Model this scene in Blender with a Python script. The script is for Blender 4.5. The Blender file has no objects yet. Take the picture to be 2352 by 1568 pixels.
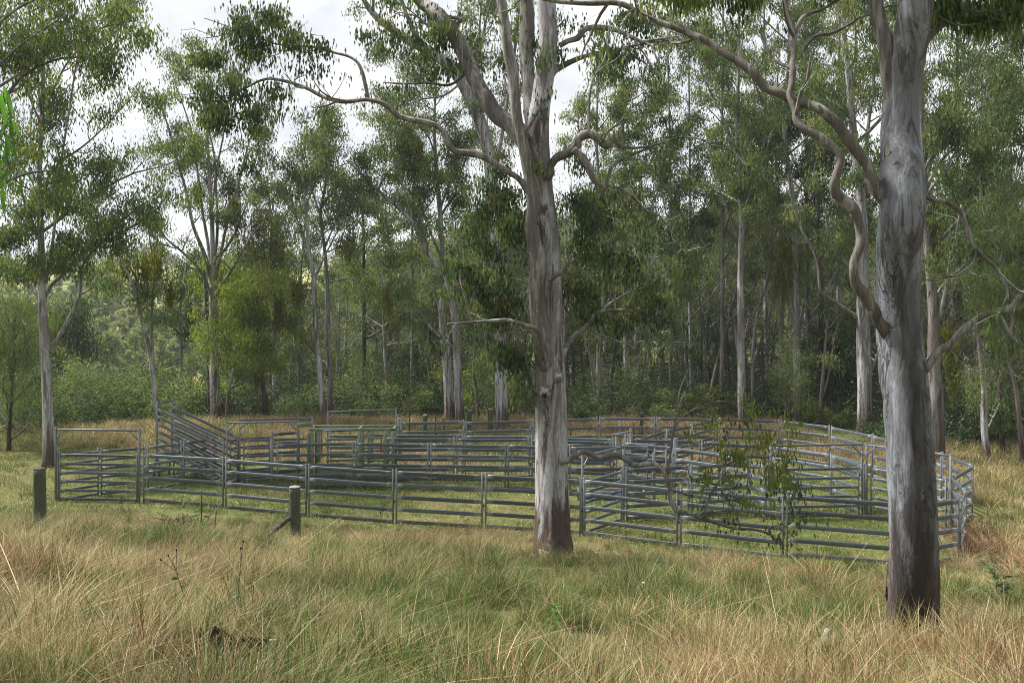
import bpy, bmesh, math, random
import numpy as np
from mathutils import Vector, Matrix

# ------------------------------------------------------------------ camera, sky, sun
F = 2287.0            # focal length in units of a 2352 px wide frame
CX, HY, HC = 1176.0, 660.0, 7.3
sc = bpy.context.scene
COL = sc.collection

cam = bpy.data.cameras.new('camera')
cam.sensor_width = 36.0
cam.lens = 36.0 * F / 2352.0
cam.shift_y = -(784.0 - HY) / 2352.0
cam.clip_start = 0.1
cam.clip_end = 6000.0
cam_o = bpy.data.objects.new('camera', cam)
COL.objects.link(cam_o)
cam_o.location = (0, 0, HC)
cam_o.rotation_euler = (math.radians(90), 0, 0)
sc.camera = cam_o

SUN_EL, SUN_AZ = math.radians(54), math.radians(-72)      # azimuth from +Y, clockwise positive
world = bpy.data.worlds.new('World')
sc.world = world
world.use_nodes = True
wn = world.node_tree.nodes
wl = world.node_tree.links
wn.clear()
w_out = wn.new('ShaderNodeOutputWorld')
w_bg = wn.new('ShaderNodeBackground')
w_bg.inputs['Strength'].default_value = 0.064
w_sky = wn.new('ShaderNodeTexSky')
w_sky.sky_type = 'NISHITA'
w_sky.sun_disc = False
w_sky.sun_elevation = SUN_EL
w_sky.sun_rotation = SUN_AZ
w_tc = wn.new('ShaderNodeTexCoord')
w_map = wn.new('ShaderNodeMapping')
w_map.inputs['Scale'].default_value = (2.2, 2.2, 4.0)
w_map.inputs['Location'].default_value = (0.4, 0.1, 0.3)
w_no = wn.new('ShaderNodeTexNoise')
w_no.inputs['Scale'].default_value = 1.6
w_no.inputs['Detail'].default_value = 7
w_no.inputs['Roughness'].default_value = 0.58
w_rp = wn.new('ShaderNodeValToRGB')
w_rp.color_ramp.elements[0].position = 0.30
w_rp.color_ramp.elements[1].position = 0.46
w_no2 = wn.new('ShaderNodeTexNoise')
w_no2.inputs['Scale'].default_value = 4.0
w_no2.inputs['Detail'].default_value = 5
w_cc = wn.new('ShaderNodeValToRGB')
w_cc.color_ramp.elements[0].position = 0.35
w_cc.color_ramp.elements[0].color = (0.74, 0.78, 0.84, 1)
w_cc.color_ramp.elements[1].position = 0.62
w_cc.color_ramp.elements[1].color = (1, 1, 1, 1)
w_sc = wn.new('ShaderNodeVectorMath')
w_sc.operation = 'SCALE'
w_sc.inputs['Scale'].default_value = 7.2
w_mx = wn.new('ShaderNodeMixRGB')
wl.new(w_tc.outputs['Generated'], w_map.inputs['Vector'])
wl.new(w_map.outputs['Vector'], w_no.inputs['Vector'])
wl.new(w_map.outputs['Vector'], w_no2.inputs['Vector'])
wl.new(w_no.outputs['Fac'], w_rp.inputs['Fac'])
wl.new(w_no2.outputs['Fac'], w_cc.inputs['Fac'])
wl.new(w_cc.outputs['Color'], w_sc.inputs[0])
wl.new(w_rp.outputs['Color'], w_mx.inputs['Fac'])
wl.new(w_sky.outputs['Color'], w_mx.inputs['Color1'])
wl.new(w_sc.outputs['Vector'], w_mx.inputs['Color2'])
wl.new(w_mx.outputs['Color'], w_bg.inputs['Color'])
wl.new(w_bg.outputs['Background'], w_out.inputs['Surface'])

sun = bpy.data.lights.new('sun', 'SUN')
sun.energy = 4.2
sun.angle = math.radians(7)
sun.color = (1.0, 0.955, 0.88)
sun_o = bpy.data.objects.new('sun', sun)
COL.objects.link(sun_o)
sd = Vector((math.sin(SUN_AZ) * math.cos(SUN_EL), math.cos(SUN_AZ) * math.cos(SUN_EL), math.sin(SUN_EL)))
sun_o.rotation_euler = sd.to_track_quat('Z', 'Y').to_euler()
sun_o.location = (0, 0, 60)

sc.view_settings.view_transform = 'Standard'
sc.view_settings.look = 'None'
sc.view_settings.exposure = 1.22
sc.view_settings.gamma = 1.0
sc.view_settings.use_curve_mapping = False
sc.render.engine = 'CYCLES'
sc.cycles.max_bounces = 6
sc.cycles.diffuse_bounces = 3
sc.cycles.transmission_bounces = 3
sc.cycles.use_denoising = True
sc.cycles.denoiser = 'OPENIMAGEDENOISE'
sc.cycles.denoising_input_passes = 'RGB_ALBEDO_NORMAL'
sc.cycles.denoising_prefilter = 'NONE'
sc.cycles.filter_width = 1.1
sc.cycles.sample_clamp_indirect = 2.5
sc.cycles.sample_clamp_direct = 8.0

# ------------------------------------------------------------------ helpers
R = np.random.default_rng(7)


def P(x, y, Y):
    return np.array([(x - CX) / F * Y, Y, HC - (y - HY) / F * Y])


def sstep(a, b, x):
    t = np.clip((x - a) / (b - a), 0, 1)
    return t * t * (3 - 2 * t)


def ground(X, Y):
    X = np.asarray(X, float)
    Y = np.asarray(Y, float)
    t = np.clip(X / np.maximum(Y, 6.0), -0.45, 0.45)
    s = 0.198 + 0.058 * t
    d1 = 1.6 + s * Y
    k = 1.0
    h = np.clip(0.5 + 0.5 * (HC - d1) / k, 0, 1)
    d = HC * (1 - h) + d1 * h - k * h * (1 - h) * 0.5
    z = HC - d
    z = z + 0.10 * np.sin(X * 0.9 + 1.3) * np.sin(Y * 0.7) * sstep(24, 14, Y)
    z = z + 0.05 * np.sin(X * 0.45) * np.cos(Y * 0.38)
    # grassy bank behind the small pen
    z = z + 0.75 * np.exp(-(((X + 17.0) / 4.5) ** 2 + ((Y - 47.0) / 3.5) ** 2))
    z = z + 0.5 * np.exp(-(((X + 10.0) / 5) ** 2 + ((Y - 50.0) / 3) ** 2))
    tt = X / np.maximum(Y, 1.0)
    left = sstep(0.02, -0.2, tt)
    vl = -9.5 * sstep(50, 105, Y) + 4.5 * sstep(110, 200, Y) + 0.075 * np.clip(Y - 200, 0, 225) + 34 * sstep(500, 1500, Y) + 4 * np.sin(X * 0.012 + Y * 0.007) * sstep(150, 300, Y)
    vr = 19 * sstep(85, 280, Y) + 45 * sstep(330, 1300, Y)
    return z + left * vl + (1 - left) * vr


def gz(X, Y):
    return float(ground(X, Y))


def mesh_np(name, V, Q=None, T=None, attr=None, mat=None, smooth=True):
    me = bpy.data.meshes.new(name)
    V = np.asarray(V, np.float32)
    nq = 0 if Q is None else len(Q)
    nt = 0 if T is None else len(T)
    me.vertices.add(len(V))
    me.vertices.foreach_set('co', V.ravel())
    loops = []
    if nq:
        loops.append(np.asarray(Q, np.int32).ravel())
    if nt:
        loops.append(np.asarray(T, np.int32).ravel())
    L = np.concatenate(loops)
    me.loops.add(len(L))
    me.loops.foreach_set('vertex_index', L)
    me.polygons.add(nq + nt)
    st = np.concatenate([np.arange(nq) * 4, nq * 4 + np.arange(nt) * 3]).astype(np.int32)
    me.polygons.foreach_set('loop_start', st)
    if smooth:
        me.polygons.foreach_set('use_smooth', np.ones(nq + nt, bool))
    if attr:
        for k, a in attr.items():
            at = me.attributes.new(k, 'FLOAT', 'POINT')
            at.data.foreach_set('value', np.asarray(a, np.float32))
    me.update(calc_edges=True)
    me.validate()
    if mat:
        me.materials.append(mat)
    return me


def link(name, me, parent=None, loc=None, rz=None):
    o = bpy.data.objects.new(name, me)
    COL.objects.link(o)
    if parent is not None:
        o.parent = parent
    if loc is not None:
        o.location = loc
    if rz is not None:
        o.rotation_euler = (0, 0, rz)
    return o


def tag(o, label=None, cat=None, group=None, kind=None):
    if label:
        o['label'] = label
    if cat:
        o['category'] = cat
    if group:
        o['group'] = group
    if kind:
        o['kind'] = kind
    return o


def thing(name, label, cat, loc, rz=0.0, group=None):
    o = bpy.data.objects.new(name, None)
    o.empty_display_size = 0.2
    COL.objects.link(o)
    o.location = [float(v) for v in loc]
    o.rotation_euler = (0, 0, rz)
    return tag(o, label, cat, group)


class MB:
    """collects boxes and tubes and builds one mesh"""
    def __init__(self):
        self.V, self.Q, self.T, self.A, self.n = [], [], [], [], 0

    def add(self, V, Q=None, T=None, A=None):
        V = np.asarray(V, float)
        if Q is not None and len(Q):
            self.Q.append(np.asarray(Q, int) + self.n)
        if T is not None and len(T):
            self.T.append(np.asarray(T, int) + self.n)
        self.V.append(V)
        self.A.append(np.zeros(len(V)) if A is None else np.asarray(A, float))
        self.n += len(V)

    def box(self, lo, hi, bev=0.006):
        lo = np.array(lo, float)
        hi = np.array(hi, float)
        b = min(bev, *(0.3 * (hi - lo)))
        vs, idx = [], {}
        for ax in range(3):
            for i in (0, 1):
                for j in (0, 1):
                    for k in (0, 1):
                        c = np.where([i, j, k], hi - b, lo + b)
                        c = c.astype(float)
                        c[ax] = (hi if (i, j, k)[ax] else lo)[ax]
                        idx[(ax, i, j, k)] = len(vs)
                        vs.append(c)
        bm = bmesh.new()
        bv = [bm.verts.new(v) for v in vs]
        r = bmesh.ops.convex_hull(bm, input=bv)
        bm.verts.index_update()
        V = [tuple(v.co) for v in bm.verts]
        T = [[v.index for v in f.verts] for f in bm.faces]
        bm.free()
        self.add(V, None, [t for t in T if len(t) == 3])

    def tube(self, path, rad, k=8, A=None, cap=True, squash=None, lump=0.0, rng=None):
        path = np.asarray(path, float)
        n = len(path)
        rad = np.broadcast_to(np.asarray(rad, float), (n,))
        tan = np.gradient(path, axis=0)
        tan /= np.linalg.norm(tan, axis=1)[:, None] + 1e-9
        ref = np.array([1.0, 0, 0]) if abs(tan[0][0]) < 0.8 else np.array([0, 1.0, 0])
        u = ref - tan[0] * np.dot(ref, tan[0])
        u /= np.linalg.norm(u)
        ang = np.arange(k) / k * 2 * math.pi
        V = np.zeros((n, k, 3))
        for i in range(n):
            u = u - tan[i] * np.dot(u, tan[i])
            u /= np.linalg.norm(u) + 1e-9
            v = np.cross(tan[i], u)
            rr = rad[i] * np.ones(k)
            if lump and rng is not None:
                rr = rr * (1 + lump * rng.normal(size=k))
            V[i] = path[i] + np.outer(np.cos(ang) * rr, u) + np.outer(np.sin(ang) * rr, v)
        i0 = np.arange(n - 1)[:, None] * k
        j = np.arange(k)[None, :]
        j2 = (j + 1) % k
        Q = np.stack([i0 + j, i0 + j2, i0 + k + j2, i0 + k + j], -1).reshape(-1, 4)
        V = V.reshape(-1, 3)
        T = []
        if cap:
            V = np.vstack([V, path[0], path[-1] + tan[-1] * rad[-1] * 0.25])
            a, b = n * k, n * k + 1
            for q in range(k):
                T.append((a, (q + 1) % k, q))
                T.append((b, (n - 1) * k + q, (n - 1) * k + (q + 1) % k))
        AA = np.zeros(len(V))
        if A is not None:
            AA[:n * k] = np.repeat(np.asarray(A, float), k)
        self.add(V, Q, T, AA)

    def mesh(self, name, mat, smooth=True, attr=None):
        V = np.vstack(self.V)
        Q = np.vstack(self.Q) if self.Q else None
        T = np.vstack(self.T) if self.T else None
        return mesh_np(name, V, Q, T, {attr: np.concatenate(self.A)} if attr else None, mat, smooth)


def resample(pts, m):
    """Catmull-Rom through the points, m samples per span"""
    p = np.asarray(pts, float)
    if len(p) < 3:
        t = np.linspace(0, 1, m + 1)[:, None]
        return p[0] * (1 - t) + p[-1] * t
    q = np.vstack([2 * p[0] - p[1], p, 2 * p[-1] - p[-2]])
    out = []
    for i in range(1, len(q) - 2):
        for t in np.arange(m) / m:
            a, b, c, d = q[i - 1], q[i], q[i + 1], q[i + 2]
            out.append(0.5 * ((2 * b) + (-a + c) * t + (2 * a - 5 * b + 4 * c - d) * t * t + (-a + 3 * b - 3 * c + d) * t ** 3))
    out.append(p[-1])
    return np.array(out)


# ------------------------------------------------------------------ materials
class NT:
    def __init__(self, name):
        self.m = bpy.data.materials.new(name)
        self.m.use_nodes = True
        self.t = self.m.node_tree
        self.t.nodes.clear()
        self.out = self.n('ShaderNodeOutputMaterial')

    def n(self, ty, **kw):
        nd = self.t.nodes.new(ty)
        for k, v in kw.items():
            if hasattr(nd, k) and k not in ('Scale', 'Detail', 'Roughness', 'Distortion'):
                setattr(nd, k, v)
            else:
                nd.inputs[k].default_value = v
        return nd

    def l(self, a, b):
        self.t.links.new(a, b)

    def ramp(self, fac, stops, interp='LINEAR'):
        r = self.n('ShaderNodeValToRGB')
        cr = r.color_ramp
        cr.interpolation = interp
        while len(cr.elements) < len(stops):
            cr.elements.new(0.5)
        for e, (p, c) in zip(cr.elements, stops):
            e.position = p
            e.color = (c[0], c[1], c[2], 1) if isinstance(c, tuple) else (c, c, c, 1)
        self.l(fac, r.inputs['Fac'])
        return r.outputs['Color']

    def mix(self, f, a, b, mode='MIX'):
        m = self.n('ShaderNodeMixRGB', blend_type=mode)
        for s, v in (('Fac', f), ('Color1', a), ('Color2', b)):
            if isinstance(v, (int, float)):
                m.inputs[s].default_value = v if s == 'Fac' else (v, v, v, 1)
            elif isinstance(v, tuple):
                m.inputs[s].default_value = (*v, 1)
            else:
                self.l(v, m.inputs[s])
        return m.outputs['Color']

    def math(self, op, a, b=None, clamp=False):
        m = self.n('ShaderNodeMath', operation=op, use_clamp=clamp)
        for i, v in enumerate((a, b)):
            if v is None:
                continue
            if isinstance(v, (int, float)):
                m.inputs[i].default_value = v
            else:
                self.l(v, m.inputs[i])
        return m.outputs[0]

    def noise(self, vec, scale, detail=4, rough=0.55, dist=0.0, out='Fac'):
        n = self.n('ShaderNodeTexNoise')
        n.inputs['Scale'].default_value = scale
        n.inputs['Detail'].default_value = detail
        n.inputs['Roughness'].default_value = rough
        n.inputs['Distortion'].default_value = dist
        if vec is not None:
            self.l(vec, n.inputs['Vector'])
        return n.outputs[out]

    def coord(self, kind='Object', scale=None):
        tc = self.n('ShaderNodeTexCoord')
        o = tc.outputs[kind]
        if scale:
            mp = self.n('ShaderNodeMapping')
            mp.inputs['Scale'].default_value = scale
            self.l(o, mp.inputs['Vector'])
            o = mp.outputs['Vector']
        return o

    def attr(self, name):
        a = self.n('ShaderNodeAttribute', attribute_name=name)
        return a.outputs['Fac']

    def principled(self, col, rough=0.8, metal=0.0, spec=0.3, bump=None, bs=0.3, bd=0.02):
        p = self.n('ShaderNodeBsdfPrincipled')
        if isinstance(col, tuple):
            p.inputs['Base Color'].default_value = (*col, 1)
        else:
            self.l(col, p.inputs['Base Color'])
        if isinstance(rough, (int, float)):
            p.inputs['Roughness'].default_value = rough
        else:
            self.l(rough, p.inputs['Roughness'])
        p.inputs['Metallic'].default_value = metal
        p.inputs['Specular IOR Level'].default_value = spec
        if bump is not None:
            b = self.n('ShaderNodeBump')
            b.inputs['Strength'].default_value = bs
            b.inputs['Distance'].default_value = bd
            self.l(bump, b.inputs['Height'])
            self.l(b.outputs['Normal'], p.inputs['Normal'])
        return p.outputs['BSDF']

    def done(self, sh):
        self.l(sh, self.out.inputs['Surface'])
        return self.m


def bark_mat(name, pale, grey, brown, stock_h, stock_soft, brown_amt, streak=0.0, patch=1.6):
    """smooth gum bark: pale skin, grey sheets, brown strips, a rough dark stocking at the base"""
    t = NT(name)
    co = t.coord('Object')
    st = t.coord('Object', (1, 1, 0.16))
    st2 = t.coord('Object', (1, 1, 0.07))
    n1 = t.noise(st, patch * 1.5, 6, 0.62, 0.8)
    n2 = t.noise(t.coord('Object', (1, 1, 0.11)), patch * 3.4, 6, 0.66, 0.5)
    n3 = t.noise(st2, 9, 4, 0.6, 0.8)
    fine = t.noise(st, 22, 5, 0.7)
    c = t.mix(t.ramp(n1, [(0.46, 0.0), (0.52, 1.0)]), pale, grey)
    c = t.mix(t.ramp(n3, [(0.52, 0.0), (0.58, 0.6)]), c, tuple(v * 0.6 for v in grey))
    sep = t.n('ShaderNodeSeparateXYZ')
    t.l(co, sep.inputs[0])
    # stocking height is broken up by the strips
    hz = t.math('SUBTRACT', sep.outputs['Z'], t.math('MULTIPLY', t.math('SUBTRACT', n2, 0.5), stock_h * 4.2))
    stock = t.n('ShaderNodeMapRange')
    t.l(hz, stock.inputs['Value'])
    stock.inputs['From Min'].default_value = stock_h + stock_soft
    stock.inputs['From Max'].default_value = stock_h - stock_soft
    brn = t.mix(t.ramp(fine, [(0.42, 0.0), (0.58, 1.0)]), tuple(v * 0.38 for v in brown), tuple(v * 1.25 for v in brown))
    strip = t.ramp(n2, [(0.55, 0.0), (0.585, 1.0)])
    c = t.mix(t.math('MULTIPLY', strip, brown_amt), c, brn)
    c = t.mix(stock.outputs['Result'], c, brn)
    crk = t.noise(t.coord('Object', (1, 1, 0.09)), 30, 5, 0.7, 0.6)
    c = t.mix(t.ramp(crk, [(0.36, 0.75), (0.44, 0.0)]), c, tuple(v * 0.40 for v in grey))
    c = t.mix(t.ramp(fine, [(0.3, 0.5), (0.48, 0.0)]), c, tuple(v * 0.55 for v in grey))
    if streak > 0:
        w1 = t.noise(t.coord('Object', (1, 1, 0.28)), 2.6, 4, 0.62, 1.4)
        line = t.math('ABSOLUTE', t.math('SUBTRACT', w1, 0.5))
        lm = t.ramp(line, [(0.0, 1.0), (0.013, 0.8), (0.022, 0.0)])
        wide = t.noise(st2, 3.4, 4, 0.6, 1.2)
        stain = t.ramp(wide, [(0.55, 0.0), (0.63, 1.0)])
        w2 = t.noise(t.coord('Object', (1, 1, 0.22)), 5.5, 4, 0.6, 1.8)
        line2 = t.math('ABSOLUTE', t.math('SUBTRACT', w2, 0.5))
        lm = t.math('MAXIMUM', lm, t.ramp(line2, [(0.0, 0.9), (0.010, 0.6), (0.018, 0.0)]))
        reg = t.ramp(t.noise(st, 1.2, 3), [(0.42, 0.0), (0.50, 1.0)])
        lm2 = t.math('MULTIPLY', lm, reg)
        f = t.math('MAXIMUM', lm2, t.math('MULTIPLY', stain, 0.8))
        if streak > 0.6:     # the sap run down the open side of the trunk
            xx = t.math('ADD', sep.outputs['X'], t.math('MULTIPLY', t.math('SUBTRACT', t.noise(t.coord('Object', (1, 1, 0.5)), 2.2, 5, 0.6), 0.5), 0.55))
            band = t.ramp(t.math('ABSOLUTE', t.math('ADD', xx, 0.09)), [(0.075, 1.0), (0.15, 0.0)])
            front = t.ramp(t.math('MULTIPLY', sep.outputs['Y'], -4.0), [(0.1, 0.0), (0.5, 1.0)])
            low = t.ramp(t.math('MULTIPLY', sep.outputs['Z'], 0.1), [(0.33, 1.0), (0.52, 0.25)])
            sap = t.math('MULTIPLY', t.math('MULTIPLY', band, front), low)
            sap = t.math('MULTIPLY', sap, t.ramp(n2, [(0.38, 1.0), (0.62, 0.45)]))
            f = t.math('MAXIMUM', f, sap)
        c = t.mix(t.math('MULTIPLY', f, streak), c, (0.040, 0.036, 0.034))
    hgt = t.mix(0.5, n2, fine)
    return t.done(t.principled(c, 0.75, 0, 0.25, hgt, 0.8, 0.035))


def leaf_mat(name, dark, mid, light, trans=0.38, gloss=0.55):
    t = NT(name)
    a = t.attr('tint')
    c = t.ramp(a, [(0.0, dark), (0.5, mid), (0.93, light), (1.0, (0.17, 0.13, 0.05))])
    p = t.principled(c, gloss, 0, 0.18)
    tr = t.n('ShaderNodeBsdfTranslucent')
    t.l(t.mix(1.0, c, (1.5, 1.7, 0.8), 'MULTIPLY'), tr.inputs['Color'])
    mx = t.n('ShaderNodeMixShader')
    mx.inputs[0].default_value = trans
    t.l(p, mx.inputs[1])
    t.l(tr.outputs[0], mx.inputs[2])
    return t.done(mx.outputs[0])


def blade_mat(name):
    """grass blades: colour chosen by a per-blade value, with drier and greener patches by place"""
    t = NT(name)
    a = t.attr('tint')
    c = t.ramp(a, [(0.0, (0.055, 0.115, 0.022)), (0.28, (0.145, 0.195, 0.040)), (0.42, (0.24, 0.22, 0.075)),
                   (0.62, (0.38, 0.285, 0.125)), (0.80, (0.60, 0.50, 0.30)), (0.90, (0.27, 0.135, 0.055)), (1.0, (0.18, 0.08, 0.034))])
    oi = t.n('ShaderNodeObjectInfo')
    v = t.ramp(oi.outputs['Random'], [(0.0, 0.5), (1.0, 1.15)])
    c = t.mix(1.0, c, v, 'MULTIPLY')
    p = t.principled(c, 0.6, 0, 0.25)
    tr = t.n('ShaderNodeBsdfTranslucent')
    t.l(c, tr.inputs['Color'])
    mx = t.n('ShaderNodeMixShader')
    mx.inputs[0].default_value = 0.3
    t.l(p, mx.inputs[1])
    t.l(tr.outputs[0], mx.inputs[2])
    return t.done(mx.outputs[0])


M = {}
M['gum'] = bark_mat('bark_pale_gum', (0.42, 0.425, 0.44), (0.235, 0.205, 0.21), (0.09, 0.062, 0.046), 1.0, 0.5, 0.75)
M['gum_mid'] = bark_mat('bark_centre_gum', (0.42, 0.42, 0.43), (0.24, 0.22, 0.22), (0.088, 0.058, 0.042), 1.15, 0.3, 0.9, 0.3)
M['gum_right'] = bark_mat('bark_streaked_gum', (0.275, 0.295, 0.33), (0.165, 0.172, 0.19), (0.066, 0.046, 0.036), 1.6, 0.6, 0.7, 1.0, 2.2)
M['limb'] = bark_mat('bark_limb', (0.31, 0.30, 0.285), (0.15, 0.135, 0.12), (0.085, 0.062, 0.048), -50, 0.2, 0.5)
M['gum_brown'] = bark_mat('bark_brown', (0.26, 0.24, 0.235), (0.17, 0.15, 0.145), (0.10, 0.07, 0.055), 2.0, 1.0, 0.8)
M['dark'] = bark_mat('bark_dark', (0.085, 0.07, 0.062), (0.055, 0.046, 0.042), (0.05, 0.033, 0.026), 2.0, 1.0, 0.8)
M['twig'] = bark_mat('bark_twig', (0.20, 0.18, 0.165), (0.12, 0.105, 0.095), (0.09, 0.07, 0.055), -50, 0.2, 0.4)
M['leaf'] = leaf_mat('leaf_gum', (0.036, 0.062, 0.024), (0.098, 0.14, 0.052), (0.2, 0.225, 0.085))
M['leaf_grey'] = leaf_mat('leaf_grey_green', (0.052, 0.074, 0.044), (0.118, 0.15, 0.08), (0.21, 0.235, 0.12))
M['leaf_dark'] = leaf_mat('leaf_dark', (0.02, 0.044, 0.016), (0.046, 0.08, 0.026), (0.09, 0.13, 0.04), 0.3)
M['leaf_hero'] = leaf_mat('leaf_broad', (0.028, 0.052, 0.028), (0.072, 0.108, 0.052), (0.155, 0.185, 0.075), 0.32)
M['leaf_lime'] = leaf_mat('leaf_light', (0.085, 0.125, 0.024), (0.17, 0.215, 0.045), (0.25, 0.27, 0.07))
M['leaf_bush'] = leaf_mat('leaf_bush', (0.05, 0.08, 0.032), (0.11, 0.15, 0.06), (0.19, 0.215, 0.08))
M['leaf_mist'] = leaf_mat('leaf_mistletoe', (0.07, 0.085, 0.012), (0.15, 0.155, 0.022), (0.26, 0.225, 0.036))
M['leaf_near'] = leaf_mat('leaf_bright', (0.05, 0.12, 0.025), (0.09, 0.19, 0.04), (0.14, 0.26, 0.06))
M['leaf_shaded'] = leaf_mat('leaf_shaded_green', (0.018, 0.04, 0.018), (0.04, 0.072, 0.028), (0.08, 0.115, 0.04), 0.2)  # darker bush leaf: shade under the canopy put into the colour
M['leaf_far'] = leaf_mat('leaf_far_wood', (0.1, 0.13, 0.065), (0.19, 0.22, 0.1), (0.3, 0.29, 0.12))  # paler leaf: distant sun and haze partly put into the colour
M['blade'] = blade_mat('grass_blade')

t = NT('galvanised_steel')
co = t.coord('Object')
z = t.attr('zinc')
n1 = t.noise(t.coord('Object', (2, 9, 9)), 3.0, 5, 0.6)
c = t.mix(t.ramp(n1, [(0.3, 0.0), (0.7, 1.0)]), (0.085, 0.102, 0.122), (0.14, 0.16, 0.185))
c = t.mix(t.math('MULTIPLY', z, t.ramp(t.noise(co, 14, 3), [(0.35, 0.25), (0.55, 1.0)])), c, (0.27, 0.285, 0.30))
drip = t.ramp(t.noise(t.coord('Object', (22, 1, 1.2)), 1.0, 2), [(0.72, 0.0), (0.78, 0.35)])
c = t.mix(drip, c, (0.28, 0.29, 0.30))
oi = t.n('ShaderNodeObjectInfo')
c = t.mix(1.0, c, t.ramp(oi.outputs['Random'], [(0.0, 0.78), (1.0, 1.22)]), 'MULTIPLY')
sz = t.n('ShaderNodeSeparateXYZ')
t.l(t.n('ShaderNodeNewGeometry').outputs['Position'], sz.inputs[0])
mud = t.math('MULTIPLY', t.ramp(sz.outputs['Z'], [(0.05, 1.0), (0.55, 0.0)]), t.ramp(t.noise(t.coord('Object', (3, 3, 3)), 2.5, 5, 0.7), [(0.42, 0.0), (0.62, 0.8)]))
c = t.mix(mud, c, (0.12, 0.095, 0.065))
M['steel'] = t.done(t.principled(c, t.ramp(n1, [(0.2, 0.36), (0.8, 0.55)]), 0.4, 0.4, n1, 0.08, 0.01))

t = NT('crush_green_paint')
co = t.coord('Object')
n1 = t.noise(co, 4, 5, 0.6)
c = t.mix(t.ramp(n1, [(0.35, 0.0), (0.7, 1.0)]), (0.12, 0.155, 0.10), (0.20, 0.24, 0.165))
c = t.mix(t.ramp(t.noise(co, 16, 4, 0.7), [(0.62, 0.0), (0.70, 0.8)]), c, (0.07, 0.055, 0.04))
M['green'] = t.done(t.principled(c, 0.5, 0.0, 0.4))

t = NT('red_paint')
c = t.mix(t.ramp(t.noise(t.coord('Object'), 9, 4), [(0.45, 0.0), (0.6, 1.0)]), (0.42, 0.07, 0.045), (0.22, 0.05, 0.035))
M['red'] = t.done(t.principled(c, 0.5))

t = NT('blue_drum')
c = t.mix(t.ramp(t.noise(t.coord('Object'), 5, 4), [(0.4, 0.0), (0.65, 1.0)]), (0.03, 0.13, 0.30), (0.05, 0.08, 0.12))
M['blue'] = t.done(t.principled(c, 0.5))

t = NT('trough_concrete')
c = t.mix(t.ramp(t.noise(t.coord('Object'), 4, 5), [(0.35, 0.0), (0.65, 1.0)]), (0.075, 0.07, 0.065), (0.16, 0.15, 0.135))
M['trough'] = t.done(t.principled(c, 0.85))

t = NT('treated_post_wood')
st = t.coord('Object', (1, 1, 0.12))
n1 = t.noise(st, 7, 5, 0.65, 0.5)
n2 = t.noise(st, 26, 4, 0.6)
c = t.mix(t.ramp(n1, [(0.4, 0.0), (0.66, 1.0)]), (0.055, 0.070, 0.048), (0.115, 0.128, 0.088))
c = t.mix(t.ramp(n1, [(0.58, 0.0), (0.64, 0.9)]), c, (0.028, 0.024, 0.02))
c = t.mix(t.ramp(n2, [(0.3, 0.5), (0.5, 0.0)]), c, (0.05, 0.05, 0.04))
M['post'] = t.done(t.principled(c, 0.85, 0, 0.2, n2, 0.6, 0.01))

t = NT('grey_weathered_wood')
st = t.coord('Object', (0.15, 1, 1))
n1 = t.noise(st, 14, 5, 0.65)
c = t.mix(t.ramp(n1, [(0.35, 0.0), (0.65, 1.0)]), (0.10, 0.085, 0.07), (0.42, 0.39, 0.35))
M['greywood'] = t.done(t.principled(c, 0.9, 0, 0.2, n1, 0.5, 0.01))
t = NT('end_grain')
n1 = t.noise(t.coord('Object'), 30, 4, 0.6)
M['endgrain'] = t.done(t.principled(t.mix(n1, (0.13, 0.12, 0.105), (0.30, 0.285, 0.255)), 0.9))
t = NT('charred_wood')
n1 = t.noise(t.coord('Object', (0.3, 2, 2)), 9, 5, 0.65)
M['charred'] = t.done(t.principled(t.mix(t.ramp(n1, [(0.4, 0.0), (0.7, 1.0)]), (0.022, 0.018, 0.016), (0.13, 0.105, 0.085)), 0.9, 0, 0.2, n1, 0.6, 0.01))
t = NT('rusty_steel')
n1 = t.noise(t.coord('Object'), 11, 6, 0.65)
M['rust'] = t.done(t.principled(t.mix(t.ramp(n1, [(0.35, 0.0), (0.68, 1.0)]), (0.04, 0.022, 0.016), (0.15, 0.065, 0.035)), 0.85, 0.2, 0.3, n1, 0.4, 0.01))
t = NT('dead_leaf_brown')
M['litter'] = t.done(t.principled(t.ramp(t.attr('tint'), [(0, (0.10, 0.062, 0.04)), (0.6, (0.20, 0.135, 0.09)), (1, (0.36, 0.28, 0.2))]), 0.85))
t = NT('dark_dead_bark')
n1 = t.noise(t.coord('Object'), 14, 5, 0.65)
M['darkbark'] = t.done(t.principled(t.mix(t.ramp(n1, [(0.4, 0.0), (0.7, 1.0)]), (0.022, 0.014, 0.011), (0.10, 0.055, 0.034)), 0.8, 0, 0.25, n1, 0.5, 0.01))
t = NT('stem_green')
M['stem'] = t.done(t.principled((0.13, 0.12, 0.06), 0.8))
t = NT('seed_head_dark')
M['seed'] = t.done(t.principled((0.035, 0.022, 0.016), 0.9))
t = NT('flower_white')
M['flower'] = t.done(t.principled((0.55, 0.48, 0.58), 0.8))

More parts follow.
